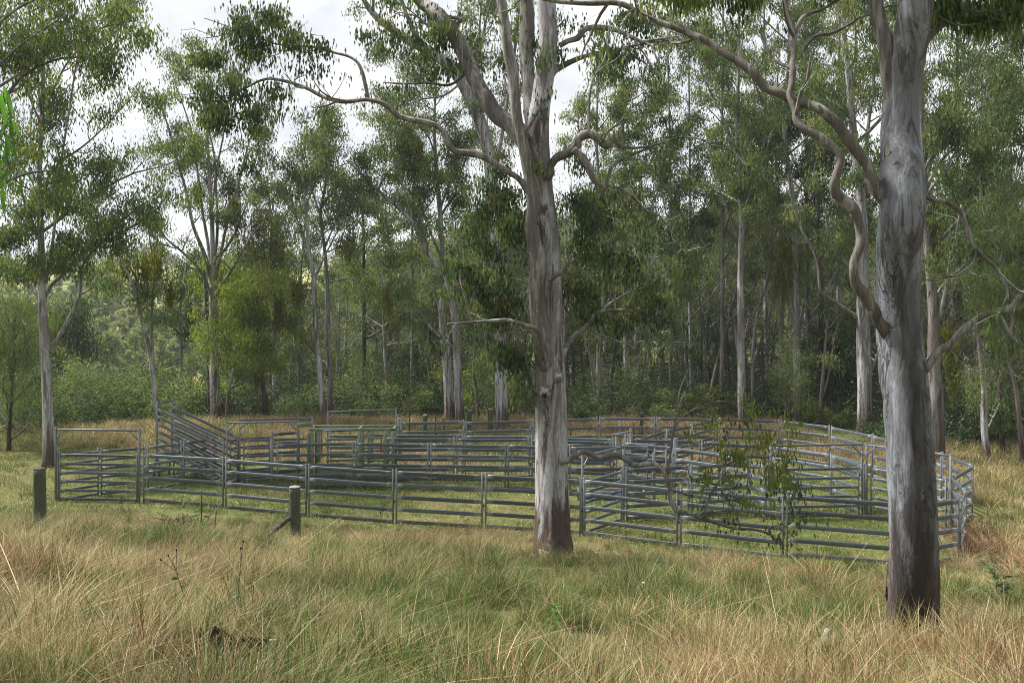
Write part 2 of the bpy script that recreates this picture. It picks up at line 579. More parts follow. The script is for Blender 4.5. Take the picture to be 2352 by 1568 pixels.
# ground material: mown grass in the yard, straw under the long grass, litter under the trees
t = NT('ground_grass_soil')
geo = t.n('ShaderNodeNewGeometry')
pos = geo.outputs['Position']
n1 = t.noise(pos, 0.35, 6, 0.6)
n2 = t.noise(pos, 2.2, 6, 0.65)
n3 = t.noise(pos, 12, 5, 0.7)
n4 = t.noise(pos, 45, 3, 0.7)
base = t.mix(t.ramp(n2, [(0.42, 0.0), (0.58, 1.0)]), (0.085, 0.130, 0.028), (0.205, 0.20, 0.075))
base = t.mix(t.ramp(n1, [(0.44, 0.0), (0.54, 0.8)]), base, (0.100, 0.150, 0.030))
base = t.mix(t.ramp(n3, [(0.40, 0.8), (0.54, 0.0)]), base, (0.085, 0.068, 0.034))
base = t.mix(t.ramp(n4, [(0.35, 0.45), (0.6, 0.0)]), base, (0.075, 0.075, 0.025))
base = t.mix(t.ramp(t.noise(pos, 0.55, 6, 0.7), [(0.57, 0.0), (0.64, 0.75)]), base, t.mix(n3, (0.09, 0.07, 0.045), (0.20, 0.16, 0.10)))
dirt = t.mix(n3, (0.085, 0.062, 0.042), (0.19, 0.145, 0.10))
wd = t.attr('litter')
base = t.mix(t.math('MULTIPLY', wd, t.ramp(n2, [(0.25, 1.0), (0.7, 0.55)])), base, dirt)
straw = t.attr('straw')
base = t.mix(straw, base, t.mix(t.ramp(t.noise(pos, 0.02, 5), [(0.40, 0.0), (0.6, 1.0)]), (0.30, 0.27, 0.11), (0.15, 0.18, 0.06)))
M['ground'] = t.done(t.principled(base, 0.95, 0, 0.1, n4, 0.7, 0.05))

# ------------------------------------------------------------------ terrain
ys = np.concatenate([np.arange(-40, 0, 2.0), np.arange(0, 62, 0.5), 62 * 1.045 ** np.arange(0, 84)])
xh = np.concatenate([np.arange(0, 30, 0.6), 30 * 1.06 ** np.arange(0, 70)])
xs = np.concatenate([-xh[:0:-1], xh])
GX, GY = np.meshgrid(xs, ys)
GZ = ground(GX, GY)
nx, ny = len(xs), len(ys)
idx = np.arange(nx * ny).reshape(ny, nx)
Qg = np.stack([idx[:-1, :-1], idx[:-1, 1:], idx[1:, 1:], idx[1:, :-1]], -1).reshape(-1, 4)
# leaf litter under the wood, bare ground by the right corner of the yard; straw on the far paddocks
litter_shade = sstep(51, 56, GY) * sstep(105, 90, GY)
litter_shade = np.maximum(litter_shade, 1.0 * np.exp(-(((GX - 13.0 - 0.16 * (GY - 27)) / 0.95) ** 4 + ((GY - 26.8) / 3.6) ** 4)))
litter_shade = np.maximum(litter_shade, 0.6 * np.exp(-(((GX - 5.0) / 1.8) ** 2 + ((GY - 26.6) / 0.5) ** 2)))
litter_shade = np.maximum(litter_shade, 0.5 * sstep(24, 20, GY))  # darker soil on the near slope also paints deep shade between tufts
stw = sstep(105, 170, GY)
ground_me = mesh_np('ground', np.stack([GX, GY, GZ], -1).reshape(-1, 3), Qg, None, {'litter': litter_shade.ravel(), 'straw': stw.ravel()}, M['ground'])
tag(link('ground', ground_me), 'grassy ground sloping down to the cattle yard and on to the wooded valley', kind='structure')

# ------------------------------------------------------------------ cattle panels
PH = 1.70
RAILZ = [0.10, 0.47, 0.845, 1.22, 1.59]
_mc = {}


def oval_rail(L, h=0.115, w=0.045):
    key = ('rail', round(L, 2), h)
    if key in _mc:
        return _mc[key]
    b = MB()
    r_ = 0.009
    py, pz = [], []
    for cy, cz, a0 in ((w / 2 - r_, h / 2 - r_, 0.0), (-w / 2 + r_, h / 2 - r_, 0.5), (-w / 2 + r_, -h / 2 + r_, 1.0), (w / 2 - r_, -h / 2 + r_, 1.5)):
        for q in (0.0, 0.25, 0.5):
            py.append(cy + r_ * math.cos((a0 + q) * math.pi))
            pz.append(cz + r_ * math.sin((a0 + q) * math.pi))
    k = len(py)
    xs_ = [-L / 2, -L / 2 + 0.16, -L / 2 + 0.24, L / 2 - 0.24, L / 2 - 0.16, L / 2]
    V = np.array([[x, py[i], pz[i]] for x in xs_ for i in range(k)])
    n = len(xs_)
    Q = [[i * k + j, i * k + (j + 1) % k, (i + 1) * k + (j + 1) % k, (i + 1) * k + j] for i in range(n - 1) for j in range(k)]
    T = [[0, j + 1, j] for j in range(1, k - 1)] + [[(n - 1) * k, (n - 1) * k + j, (n - 1) * k + j + 1] for j in range(1, k - 1)]
    A = np.repeat([1, 1, 0, 0, 1, 1], k)
    b.add(V, Q, T, A)
    me = b.mesh('rail', M['steel'], False, 'zinc')
    _mc[key] = me
    return me


def steel_post(h, w=0.05, cap=True):
    key = ('post', round(h, 2), w)
    if key in _mc:
        return _mc[key]
    b = MB()
    b.box((-w / 2, -w / 2, 0), (w / 2, w / 2, h - 0.02), 0.008)
    if cap:
        b.box((-w / 2 - 0.004, -w / 2 - 0.004, h - 0.022), (w / 2 + 0.004, w / 2 + 0.004, h - 0.006), 0.004)
        b.box((-w * 0.34, -w * 0.34, h - 0.008), (w * 0.34, w * 0.34, h + 0.012), 0.012)
    b.A = [np.full(len(v), 0.55) for v in b.V]
    me = b.mesh('post', M['steel'], False, 'zinc')
    _mc[key] = me
    return me


def bar_mesh(L, h, w, name='bar'):
    key = ('bar', round(L, 2), h, w)
    if key not in _mc:
        b = MB()
        b.box((-L / 2, -w / 2, -h / 2), (L / 2, w / 2, h / 2), 0.006)
        b.A = [np.full(len(v), 0.4) for v in b.V]
        _mc[key] = b.mesh(name, M['steel'], False, 'zinc')
    return _mc[key]


PG = 'galvanised five rail fences of the yard'


def panel(a, b, label, h=PH, zs=None, rh=0.115, name='yard_fence', cat='yard fence', group=PG, gap=0.055, lift=0.0):
    a = np.array(a, float)
    b = np.array(b, float)
    d = b - a
    L = float(np.hypot(*d))
    m = (a + b) / 2
    ang = math.atan2(d[1], d[0])
    z0 = min(gz(*a), gz(*b)) if lift == 0 else gz(*m) + lift
    o = thing(name, label, cat, (m[0], m[1], z0), ang, group)
    Lp = L - 2 * gap
    for s in (-1, 1):
        link('post', steel_post(h), o, (s * Lp / 2, 0, 0))
    rp = random.Random(label)
    for s, zz in ((1, 0.72), (1, 1.34)):
        key = 'pin'
        if key not in _mc:
            b_ = MB()
            b_.tube([(-0.035, 0, 0), (0.075, 0, 0)], 0.011, 6)
            b_.tube([(0.02, 0, -0.05), (0.02, 0, 0.05)], 0.013, 6)
            _mc[key] = b_.mesh('joining_pin', M['dark'])
        link('joining_pin', _mc[key], o, (s * Lp / 2 + 0.028, 0, zz + rp.uniform(-0.02, 0.02)))
    o.rotation_euler = (math.radians(rp.uniform(-0.8, 0.8)), math.radians(rp.uniform(-0.35, 0.35)), ang)
    me = oval_rail(Lp - 0.05, rh)
    for zz in (zs or RAILZ):
        link('rail', me, o, (0, 0, zz))
    return o


GATEZ = [0.10, 0.395, 0.69, 0.985, 1.28, 1.575]


def arch(a, b, h, label, group='overhead steel gate frames'):
    a = np.array(a, float)
    b = np.array(b, float)
    d = b - a
    L = float(np.hypot(*d))
    m = (a + b) / 2
    ang = math.atan2(d[1], d[0])
    o = thing('overhead_gateway', label, 'gateway', (m[0], m[1], min(gz(*a), gz(*b))), ang, group)
    for s in (-1, 1):
        link('post', steel_post(h, 0.06), o, (s * (L / 2), 0, 0))
        br = link('brace', bar_mesh(0.46, 0.045, 0.03), o, (s * (L / 2 - 0.185), 0, h - 0.235))
        br.rotation_euler = (0, s * math.radians(45), 0)
    link('lintel', bar_mesh(L - 0.062, 0.06, 0.05), o, (0, 0, h - 0.06))
    return o


# joints of the runs, taken as (x, y) of the post tops seen from the camera
def J(x, y, h=PH):
    Y = F * (HC - h) / (y - HY)
    return ((x - CX) / F * Y, Y)


F0 = J(130, 985, 2.5)
F1 = J(327, 1043)
front = [F1, J(516, 1054), J(706.6, 1068), J(906.6, 1080.4), J(1111.3, 1089.6), J(1337, 1100.4), J(1559.4, 1122.9), J(1803, 1147), (10.0, 25.35), J(2205, 1147.9)]
fl = ['front panel just right of the tall gate frame at the left end',
      'second front panel right of the tall left gate frame, behind the brace log',
      'third front panel right of the tall left gate frame, beside the grey topped post',
      'fourth front panel right of the tall left gate frame, well left of the centre gum',
      'front panel running behind the big centre gum trunk',
      'front panel just right of the centre gum, under the bend of the long drooping bough',
      'front panel behind the leafy tip of the drooping bough',
      'front panel running in behind the big right gum trunk from its left',
      'short front corner panel visible just right of the big right gum trunk']
for i in range(len(front) - 1):
    panel(front[i], front[i + 1], fl[i])

# left gate with its tall frame
arch((F0[0] - 0.03, F0[1]), (F1[0] - 0.12, F1[1] + 0.05), 2.5, 'tall overhead gate frame at the front left corner of the yard')
panel((F0[0] + 0.06, F0[1]), (F1[0] - 0.16, F1[1] + 0.05), 'six rail gate under the tall frame at the front left corner', 1.66, GATEZ, 0.09, 'yard_gate', 'gate', 'six rail steel yard gates', 0.04)

# right end, zigzag
rr = [front[-1], J(2217.7, 1117.9), J(2187.8, 1090.4), J(2234, 1064), J(2164, 1037.9)]
for (p, q), lb in zip(zip(rr[:-1], rr[1:]), [
        'narrow end panel seen nearly edge on behind the front right corner post',
        'end panel slanting up to the left at the far right of the yard',
        'outermost right panel slanting up to the right against the long grass',
        'back right panel meeting the outermost right corner post']):
    panel(p, q, lb)
back = [rr[-1], J(2080, 1014), J(2005, 996.6), J(1907.8, 976.6), J(1792, 963.3), J(1644.4, 958.6), J(1506, 954.6), J(1375, 954.6), J(1222, 961), J(1068, 965.4), J(918, 969.4)]
bl = ['back panel just right of the big right gum trunk, sloping down to the right',
      'back panel passing behind the upper left edge of the big right gum trunk',
      'back panel in front of the thick pale gum left of the right trunk',
      'back panel sloping right behind the leafy bough tip',
      'back panel left of the leafy bough tip, under the pair of thin trunks',
      'back panel straight behind the slide gate, right one of the highest pair',
      'back panel with the galvanised pipe post behind it, left one of the highest pair',
      'back panel right behind the centre gum trunk',
      'back panel left of the centre gum, in front of the single pale trunk',
      'back panel just right of the tall back gate frame']
for i in range(len(back) - 1):
    panel(back[i], back[i + 1], bl[i])
B0, B1 = J(753, 942, 2.4), J(909.6, 936, 2.4)
arch(B0, B1, 2.4, 'tall overhead gate frame on the back fence left of the centre gums')
panel((B0[0] + 0.08, B0[1]), (B1[0] - 0.08, B1[1]), 'back gate under the tall frame behind the green crush', 1.66, GATEZ, 0.09, 'yard_gate', 'gate', 'six rail steel yard gates', 0.04)

# small left pen, back run
lrun = [F0, (-14.45, 34.9), (-13.1, 35.7), (-12.15, 36.75), (-11.2, 37.65)]
for (p, q), lb in zip(zip(lrun[:-1], lrun[1:]), [
        'short panel behind the front left gate, leftmost of the pen back',
        'short panel of the pen back crossing behind the left gate frame right post',
        'short bright panel right of the left gate frame, below the ramp top',
        'short bright panel ending below the foot of the loading ramp']):
    panel(p, q, lb, PH, GATEZ, 0.09)

# the pair of overhead frames over the race head
A0, A1 = J(521, 967, 2.4), J(683.6, 963.6, 2.4)
C0, C1 = J(546.6, 963, 2.4), J(714, 958.6, 2.4)
C0 = (C0[0], C0[1] + 0.25)
C1 = (C1[0], C1[1] + 0.25)
arch(A0, A1, 2.4, 'nearer of two overhead frames between loading ramp and green crush')
arch(C0, C1, 2.4, 'farther of two overhead frames between loading ramp and green crush')
panel(J(527, 1003, 1.7), J(622, 996, 1.7), 'bright gate swung open between the ramp foot and the crush', 1.62, GATEZ, 0.09, 'yard_gate', 'gate', 'six rail steel yard gates', 0.04)
panel((C0[0] + 0.1, C0[1]), (C1[0] - 0.1, C1[1]), 'gate under the farther overhead frame, behind the swung open gate', 1.62, GATEZ, 0.09, 'yard_gate', 'gate', 'six rail steel yard gates', 0.04)
pp = J(624, 1010, 1.75)
tag(link('hinge_post', steel_post(1.75, 0.11), None, (pp[0], pp[1], 0)), 'thick square steel post left of the crush holding the middle run', 'steel post')

# middle lane: three nearly parallel runs
Mr = [J(634, 1014.4), J(813.6, 1012.4), J(986, 1015), J(1164, 1017), J(1305.6, 1024), J(1490.6, 1022)]
ml = ['middle run panel in front of the left half of the green crush',
      'middle run panel in front of the right end of the green crush',
      'middle run panel midway between the crush and the centre gum',
      'middle run panel ending behind the centre gum trunk',
      'middle run panel right of the centre gum, behind the arching bough base']
for i in range(len(Mr) - 1):
    panel(Mr[i], Mr[i + 1], ml[i])
Nr = [J(882, 1002.4), J(1046.3, 1003), J(1219, 1004.6), J(1406, 1011.6)]
for i, lb in enumerate(['near side race panel leaving the right end of the crush',
                        'near side race panel left of the centre gum trunk',
                        'near side race panel running right from the centre gum to the slide gate']):
    panel(Nr[i], Nr[i + 1], lb)
Or = [J(902, 996), J(1066, 996.6), J(1226, 998), J(1412, 1005)]
for i, lb in enumerate(['far side race panel leaving the right end of the crush',
                        'far side race panel left of the centre gum trunk',
                        'far side race panel running right from the centre gum to the slide gate']):
    panel(Or[i], Or[i + 1], lb)
# back side of the race left of the crush
panel(J(622, 990), J(690, 985), 'far race panel between the open gate and the crush head', PH)

# curved forcing pens on the right
Pr = [J(1464, 1005), J(1531, 984), J(1589.4, 972.4), J(1642.6, 959)]
for i, lb in enumerate(['slanting panel climbing right from the slide gate, lowest of three',
                        'slanting panel climbing right towards the back fence, middle of three',
                        'slanting panel joining the back fence, highest of three']):
    panel(Pr[i], Pr[i + 1], lb)
Sr = [J(1445.6, 1005), J(1609.4, 1008.6), J(1769.4, 1018), J(1911.5, 1038), J(1988, 1062)]
for i, lb in enumerate(['inner curved run panel just right of the slide gate',
                        'inner curved run panel behind the leafy bough, second from the slide gate',
                        'inner curved run panel in front of the back fence, third from the slide gate',
                        'inner curved run panel ending at the twin gate frames by the right trunk']):
    panel(Sr[i], Sr[i + 1], lb)
Qr = [J(1430, 1013), J(1548, 1024), J(1662, 1039), (8.1, 31.75)]
for i, lb in enumerate(['panel sloping down right from the slide gate to the wide steel plate post',
                        'panel sloping down right from the wide steel plate post',
                        'panel dropping right behind the leaves to the left gate frame post']):
    panel(Qr[i], Qr[i + 1], lb)
pp = J(1551.4, 1006.6, 1.85)
tag(link('plate_post', steel_post(1.85, 0.15), None, (pp[0], pp[1], 0)), 'wide pale steel plate post standing in the middle of the right pens', 'steel post')
Ur = [J(1435.6, 1071.6), J(1585.6, 1065), J(1720.6, 1056), (8.05, 31.45)]
for i, lb in enumerate(['near pen panel right of the slanting gate, behind the bend of the bough',
                        'near pen panel behind the thin upright shoots of the bough',
                        'near pen panel reaching the left post of the twin gate frames']):
    panel(Ur[i], Ur[i + 1], lb)
V0, V1 = (front[5][0] + 0.02, front[5][1] + 0.14), (Ur[0][0] - 0.05, Ur[0][1] - 0.05)
arch(V0, V1, 2.4, 'overhead gate frame seen end on just right of the centre gum')
panel((V0[0] + 0.05, V0[1] + 0.07), (V1[0] - 0.06, V1[1] - 0.08), 'steeply slanting gate between the front fence and the near pen', 1.66, GATEZ, 0.09, 'yard_gate', 'gate', 'six rail steel yard gates', 0.04)
G0, G1 = (8.18, 31.5), (11.17, 31.75)
G2, G3 = (11.27, 31.65), J(2183.5, 1039, 2.4)
arch(G0, G1, 2.4, 'overhead gate frame left of the big right trunk')
arch(G2, G3, 2.4, 'overhead gate frame passing behind the big right trunk')
panel((G0[0] + 0.08, G0[1]), (G1[0] - 0.08, G1[1]), 'six rail gate left of the big right trunk, behind the leafy bough tip', 1.66, GATEZ, 0.09, 'yard_gate', 'gate', 'six rail steel yard gates', 0.04)
panel((G2[0] + 0.1, G2[1] - 0.03), (G3[0] - 0.1, G3[1] + 0.03), 'six rail gate half hidden behind the big right trunk', 1.66, GATEZ, 0.09, 'yard_gate', 'gate', 'six rail steel yard gates', 0.04)

# narrow man gate among the right pens
mg = thing('man_gate', 'narrow upright man gate frame left of the wide plate post', 'gate', (*J(1517, 1034), 0), math.radians(-35))
for s in (-1, 1):
    link('post', steel_post(1.75), mg, (s * 0.22, 0, 0))
link('top_bar', bar_mesh(0.39, 0.05, 0.04), mg, (0, 0, 1.66))
link('rail', bar_mesh(0.39, 0.05, 0.04), mg, (0, 0, 1.1))
link('rail', bar_mesh(0.39, 0.05, 0.04), mg, (0, 0, 0.5))
pp = J(1502, 1039)
tag(link('steel_post', steel_post(1.7, 0.09), None, (pp[0], pp[1], 0)), 'dark square steel post beside the narrow man gate', 'steel post')

# slide gate head frame of the race
sx, sy = J(1426, 994, 1.95)
sg = thing('slide_gate', 'slide gate with paired top tracks at the right end of the race', 'slide gate', (sx, sy, 0), math.radians(52))
for s in (-1, 1):
    for d in (-0.06, 0.06):
        link('post', steel_post(1.9, 0.05), sg, (s * 0.42, d, 0))
for d in (-0.06, 0.06):
    link('track', bar_mesh(1.15, 0.05, 0.04), sg, (0.1, d, 1.93))
for k in range(4):
    link('slat', bar_mesh(0.74, 0.05, 0.03), sg, (0, 0, 0.3 + k * 0.4))
pp = J(1449, 984, 1.9)
tag(link('latch_post', steel_post(1.9, 0.1), None, (pp[0], pp[1], 0)), 'square latch post just behind the slide gate', 'steel post')

# ------------------------------------------------------------------ loading ramp
RA, RB = np.array([-13.55, 38.0]), np.array([A0[0] - 0.15, A0[1] + 0.1])
rd = RB - RA
RL = float(np.hypot(*rd))
rang = math.atan2(rd[1], rd[0])
ramp = thing('loading_ramp', 'sloping galvanised loading ramp rising to the left behind the small pen', 'loading ramp', (RA[0], RA[1], 0), rang)
slope = math.atan2(-0.98, RL)
for side, yy in ((0, 0.0), (1, 0.78)):
    xo = 0.0
    b = MB(); b.box((-0.045, -0.03, 0.62), (0.045, 0.03, 2.98), 0.008); b.A = [np.full(len(v), .5) for v in b.V]
    link('corner_post', b.mesh('corner_post', M['steel'], False, 'zinc'), ramp, (0, yy, 0))
    link('post', steel_post(1.72, 0.06), ramp, (RL, yy, 0))
    me = oval_rail(RL / math.cos(slope) - 0.05, 0.10)
    for k in range(7):
        zz = 2.66 - k * 0.275
        r_ = link('rail', me, ramp, (RL / 2, yy, zz - 0.49))
        r_.rotation_euler = (0, -slope, 0)
        r_.rotation_euler = (0, -math.atan2(-0.98, RL), 0)
link('cross_bar', bar_mesh(0.76, 0.06, 0.05), ramp, (0, 0.39, 2.9)).rotation_euler = (0, 0, math.pi / 2)
b = MB()
for k in range(14):
    x0 = RL * k / 14
    z0 = 1.06 - 0.98 * (k + 0.5) / 14
    b.box((x0 + 0.01, 0.03, z0 - 0.04), (x0 + RL / 14 - 0.01, 0.75, z0))
tag(link('floor_boards', b.mesh('floor_boards', M['greywood'], False), ramp))
for yy in (0.0, 0.78):
    b = MB(); b.tube([(0, yy, 1.1), (-0.18, yy, 0.02)], 0.035, 6); b.tube([(0.05, yy, 1.1), (0.12, yy, 0.0)], 0.03, 6)
    b.tube([(1.2, yy, 0.75), (1.2, yy, 0.0)], 0.03, 6)
    link('leg', b.mesh('leg', M['steel'], True, 'zinc'), ramp)

# ------------------------------------------------------------------ green cattle crush
cr = thing('cattle_crush', 'green painted steel cattle crush with head bail, behind the middle rails', 'cattle crush', (-7.72, 36.75, 0), 0.0)
KX, KZ = 0.00403, 0.00403


def cb(name, x0, z0, x1, z1, y0, y1, mat='green', parent=cr, bev=0.008):
    """part of the crush from two corners (x and top/bottom heights in 4 mm steps)"""
    b = MB()
    b.box(((x0 - 850) * KX, y0, (1000 - z1) * KZ), ((x1 - 850) * KX, y1, (1000 - z0) * KZ), bev)
    return link(name, b.mesh(name, M[mat], False), parent)


CD = 0.80
for y0 in (0.0, CD):
    cb('head_post', 920, 492, 948, 985, y0, y0 + 0.06)
    cb('side_plate', 978, 500, 1012 if y0 == 0 else 990, 790, y0 + 0.012, y0 + 0.045)
    cb('frame_post', 1352, 495, 1384, 985, y0, y0 + 0.06)
    cb('frame_post', 1585, 495, 1618, 985, y0, y0 + 0.06)
    cb('frame_post', 1660, 480, 1690, 985, y0, y0 + 0.06)
    cb('top_beam', 905, 478, 1700, 502, y0, y0 + 0.07)
    for (za, zb) in ((570, 590), (640, 660), (690, 702), (760, 780)):
        cb('side_rail', 1064, za, 1343, zb, y0 + 0.015, y0 + 0.05)
    for (za, zb) in ((560, 575), (645, 668), (765, 782)):
        cb('side_rail', 1394, za, 1583, zb, y0 + 0.015, y0 + 0.05)
    cb('upright_bar', 1440, 503, 1464, 830, y0 + 0.016, y0 + 0.046)
    p = cb('lower_door', 978, 835 if y0 == 0 else 900, 1343, 962, y0 + 0.01, y0 + 0.05)
    for k in range(4 if y0 == 0 else 0):
        cb('rib', 1010 + k * 85, 845, 1022 + k * 85, 952, y0 + 0.004 if y0 == 0 else y0 + 0.05, y0 + 0.012 if y0 == 0 else y0 + 0.058, 'green', p)
    cb('lower_door', 1394, 835 if y0 == 0 else 900, 1583, 962, y0 + 0.01, y0 + 0.05)
    cb('skid', 905, 970, 1690, 992, y0 - 0.01, y0 + 0.07)
for xx in (915, 1350, 1665):
    cb('cross_beam', xx, 480, xx + 22, 500, 0.072, CD - 0.002)
hb = cb('head_bail', 884, 520, 910, 985, 0.05, 0.30)
hb2 = cb('head_bail', 884, 520, 910, 985, 0.55, 0.82)
pl = cb('control_plate', 862, 432, 1000, 470, 0.02, 0.05)
pl.rotation_euler = (0, math.radians(-7), 0)
link_ = cb('operating_lever', 1040, 492, 1300, 500, -0.05, -0.02, 'steel')
cb('operating_lever', 1562, 560, 1576, 700, -0.05, -0.02, 'red')
cb('latch_handle', 1330, 840, 1338, 870, -0.03, 0.0, 'red')
cb('latch_handle', 1545, 840, 1553, 875, -0.03, 0.0, 'red')
b = MB()
for (xx, zz) in ((935, 470), (960, 466), (985, 472)):
    b.tube([((xx - 850) * KX, 0.0, (1000 - zz) * KZ), ((xx - 850) * KX + 0.02, -0.03, (1000 - zz) * KZ + 0.05)], 0.02, 6)
link('knob', b.mesh('knob', M['dark'], True), cr)
b = MB()
b.tube([(0.0, -0.02, 1.98), (0.03, -0.03, 1.70), (-0.02, -0.03, 1.50)], 0.012, 6)
link('strap', b.mesh('strap', M['dark'], True), cr)
cb('floor_plate', 905, 992, 1690, 998, 0.08, CD - 0.01)

# ------------------------------------------------------------------ low trough behind the near pen gate
tr = thing('water_trough', 'low dark trough with blue patches behind the slanting gate', 'trough', (3.4, 34.2, 0), math.radians(-4))
b = MB()
b.box((-1.15, -0.3, 0), (1.15, -0.24, 0.36)); b.box((-1.15, 0.24, 0), (1.15, 0.3, 0.36))
b.box((-1.15, -0.238, 0), (-1.09, 0.238, 0.36)); b.box((1.09, -0.238, 0), (1.15, 0.238, 0.36)); b.box((-1.088, -0.238, 0), (1.088, 0.238, 0.06))
link('trough_body', b.mesh('trough_body', M['trough'], False), tr)
for x0, x1 in ((-0.95, -0.45), (0.1, 0.65)):
    b = MB(); b.box((x0, -0.325, 0.05), (x1, -0.302, 0.3))
    link('blue_panel', b.mesh('blue_panel', M['blue'], False), tr)

# ------------------------------------------------------------------ leaves and trees
LEAF_BUDGET = 1.35


def leaf_mesh(name, C, L, W, mat, rng, droop=0.75, tint=None, dirs=None, fold=0.18):
    n = len(C)
    L = L * rng.uniform(0.65, 1.25, n)
    W = W * rng.uniform(0.7, 1.2, n)
    if dirs is None:
        d = rng.normal(size=(n, 3))
        d /= np.linalg.norm(d, axis=1)[:, None]
        d = d * (1 - droop) + np.array([0, 0, -1.0]) * droop
    else:
        d = dirs
    d = d / (np.linalg.norm(d, axis=1)[:, None] + 1e-9)
    r = rng.normal(size=(n, 3))
    s = np.cross(d, r)
    s /= np.linalg.norm(s, axis=1)[:, None] + 1e-9
    nn = np.cross(d, s)
    V = np.zeros((n, 4, 3))
    V[:, 0] = C
    mid = C + d * (L * 0.42)[:, None]
    V[:, 1] = mid + s * (W / 2)[:, None] + nn * (W * fold)[:, None]
    V[:, 2] = C + d * L[:, None] - nn * (W * fold * 0.8)[:, None]
    V[:, 3] = mid - s * (W / 2)[:, None] + nn * (W * fold)[:, None]
    Q = np.arange(n * 4).reshape(n, 4)
    if tint is None:
        tint = rng.uniform(0, 1, n)
    return mesh_np(name, V.reshape(-1, 3), Q, None, {'tint': np.repeat(tint, 4)}, M[mat], False)


def wander(p0, d0, L, n, rng, up=0.15, wob=0.25):
    pts = [np.array(p0, float)]
    d = np.array(d0, float)
    d /= np.linalg.norm(d)
    for i in range(n):
        d = d + rng.normal(size=3) * wob + np.array([0, 0, up])
        d /= np.linalg.norm(d)
        pts.append(pts[-1] + d * L / n)
    return np.array(pts)


def sprout(path, rad, rng, mb, nsub, sublen, tips, u0=0.3, up=0.12, twigs=2, rmin=0.009):
    """side branches and twigs along one limb; collects leaf points"""
    n = len(path)
    seg = np.linalg.norm(np.diff(path, axis=0), axis=1)
    cum = np.concatenate([[0], np.cumsum(seg)])
    tot = cum[-1]
    for i in range(nsub):
        u = u0 + (1 - u0) * (i + rng.uniform(0.1, 0.9)) / nsub
        s = u * tot
        j = min(np.searchsorted(cum, s) - 1, n - 2)
        j = max(j, 0)
        f = (s - cum[j]) / (seg[j] + 1e-9)
        p = path[j] * (1 - f) + path[j + 1] * f
        r0 = rad[j] * (1 - f) + rad[j + 1] * f
        tg = (path[j + 1] - path[j]) / (seg[j] + 1e-9)
        rv = rng.normal(size=3)
        rv -= tg * np.dot(rv, tg)
        rv /= np.linalg.norm(rv) + 1e-9
        d = tg * rng.uniform(0.35, 0.8) + rv * rng.uniform(0.6, 1.0)
        L = sublen * rng.uniform(0.55, 1.25)
        sp = wander(p, d, L, 5, rng, up, 0.22)
        rs = np.linspace(min(r0 * 0.65, 0.045), rmin, 6)
        mb.tube(sp, rs, 5, cap=False)
        tips.append((sp[-1], L))
        tips.append((sp[3], L))
        for k in range(twigs):
            q = sp[rng.integers(2, 5)]
            dd = (sp[-1] - sp[0]) / L + rng.normal(size=3) * 0.7
            tw = wander(q, dd, L * rng.uniform(0.3, 0.55), 3, rng, 0.0, 0.25)
            mb.tube(tw, np.linspace(rmin * 1.2, rmin * 0.6, 4), 3, cap=False)
            tips.append((tw[-1], L * 0.6))


def scatter(tips, n, rng, sig, base):
    """leaf points in clumps hanging round the branch ends"""
    P_ = np.array([t_[0] for t_ in tips])
    w = np.array([t_[1] for t_ in tips])
    w = w * rng.uniform(0.0, 1.5, len(w)) ** 1.6
    w = w / w.sum()
    k = rng.choice(len(P_), n, p=w)
    off = rng.normal(size=(n, 3)) * np.array([sig, sig, sig * 0.75])
    off[:, 2] -= sig * 0.45
    tint_c = rng.uniform(0.05, 0.9, len(P_))
    tint = np.clip(tint_c[k] + rng.normal(size=n) * 0.17, 0, 0.985)
    dead = rng.uniform(size=n) < 0.012
    tint[dead] = 1.0
    return P_[k] + off - np.array(base), tint


def mistletoe(root, base, items, rng, Y):
    """drooping clumps of strap leaves"""
    for (x, y, rx, ry) in items:
        c = P(x, y, Y) - base
        sx_, sz_ = rx / F * Y, ry / F * Y
        n = int(420 * (sx_ * sz_) / 0.35) + 260
        n = min(n, 2600)
        nst = max(10, n // 18)
        top = rng.normal(size=(nst, 3)) * np.array([sx_ * 0.42, sx_ * 0.42, sz_ * 0.25]) + c + np.array([0, 0, sz_ * 0.45])
        ln = rng.uniform(0.5, 1.7, nst) * sz_
        k = rng.integers(0, nst, n)
        u = rng.uniform(0, 1, n)
        C = top[k] + np.stack([rng.normal(size=n) * 0.05, rng.normal(size=n) * 0.05, -u * ln[k]], -1)
        tint = np.clip(rng.uniform(0.1, 0.7, nst)[k] + 0.3 * (rng.uniform(size=n) - 0.3), 0, 0.98)
        me = leaf_mesh('mistletoe_clump', C, 0.24, 0.045, 'leaf_mist', rng, 0.88, tint)
        tag(link('mistletoe_clump', me, root), 'yellow green drooping mistletoe', kind='stuff')


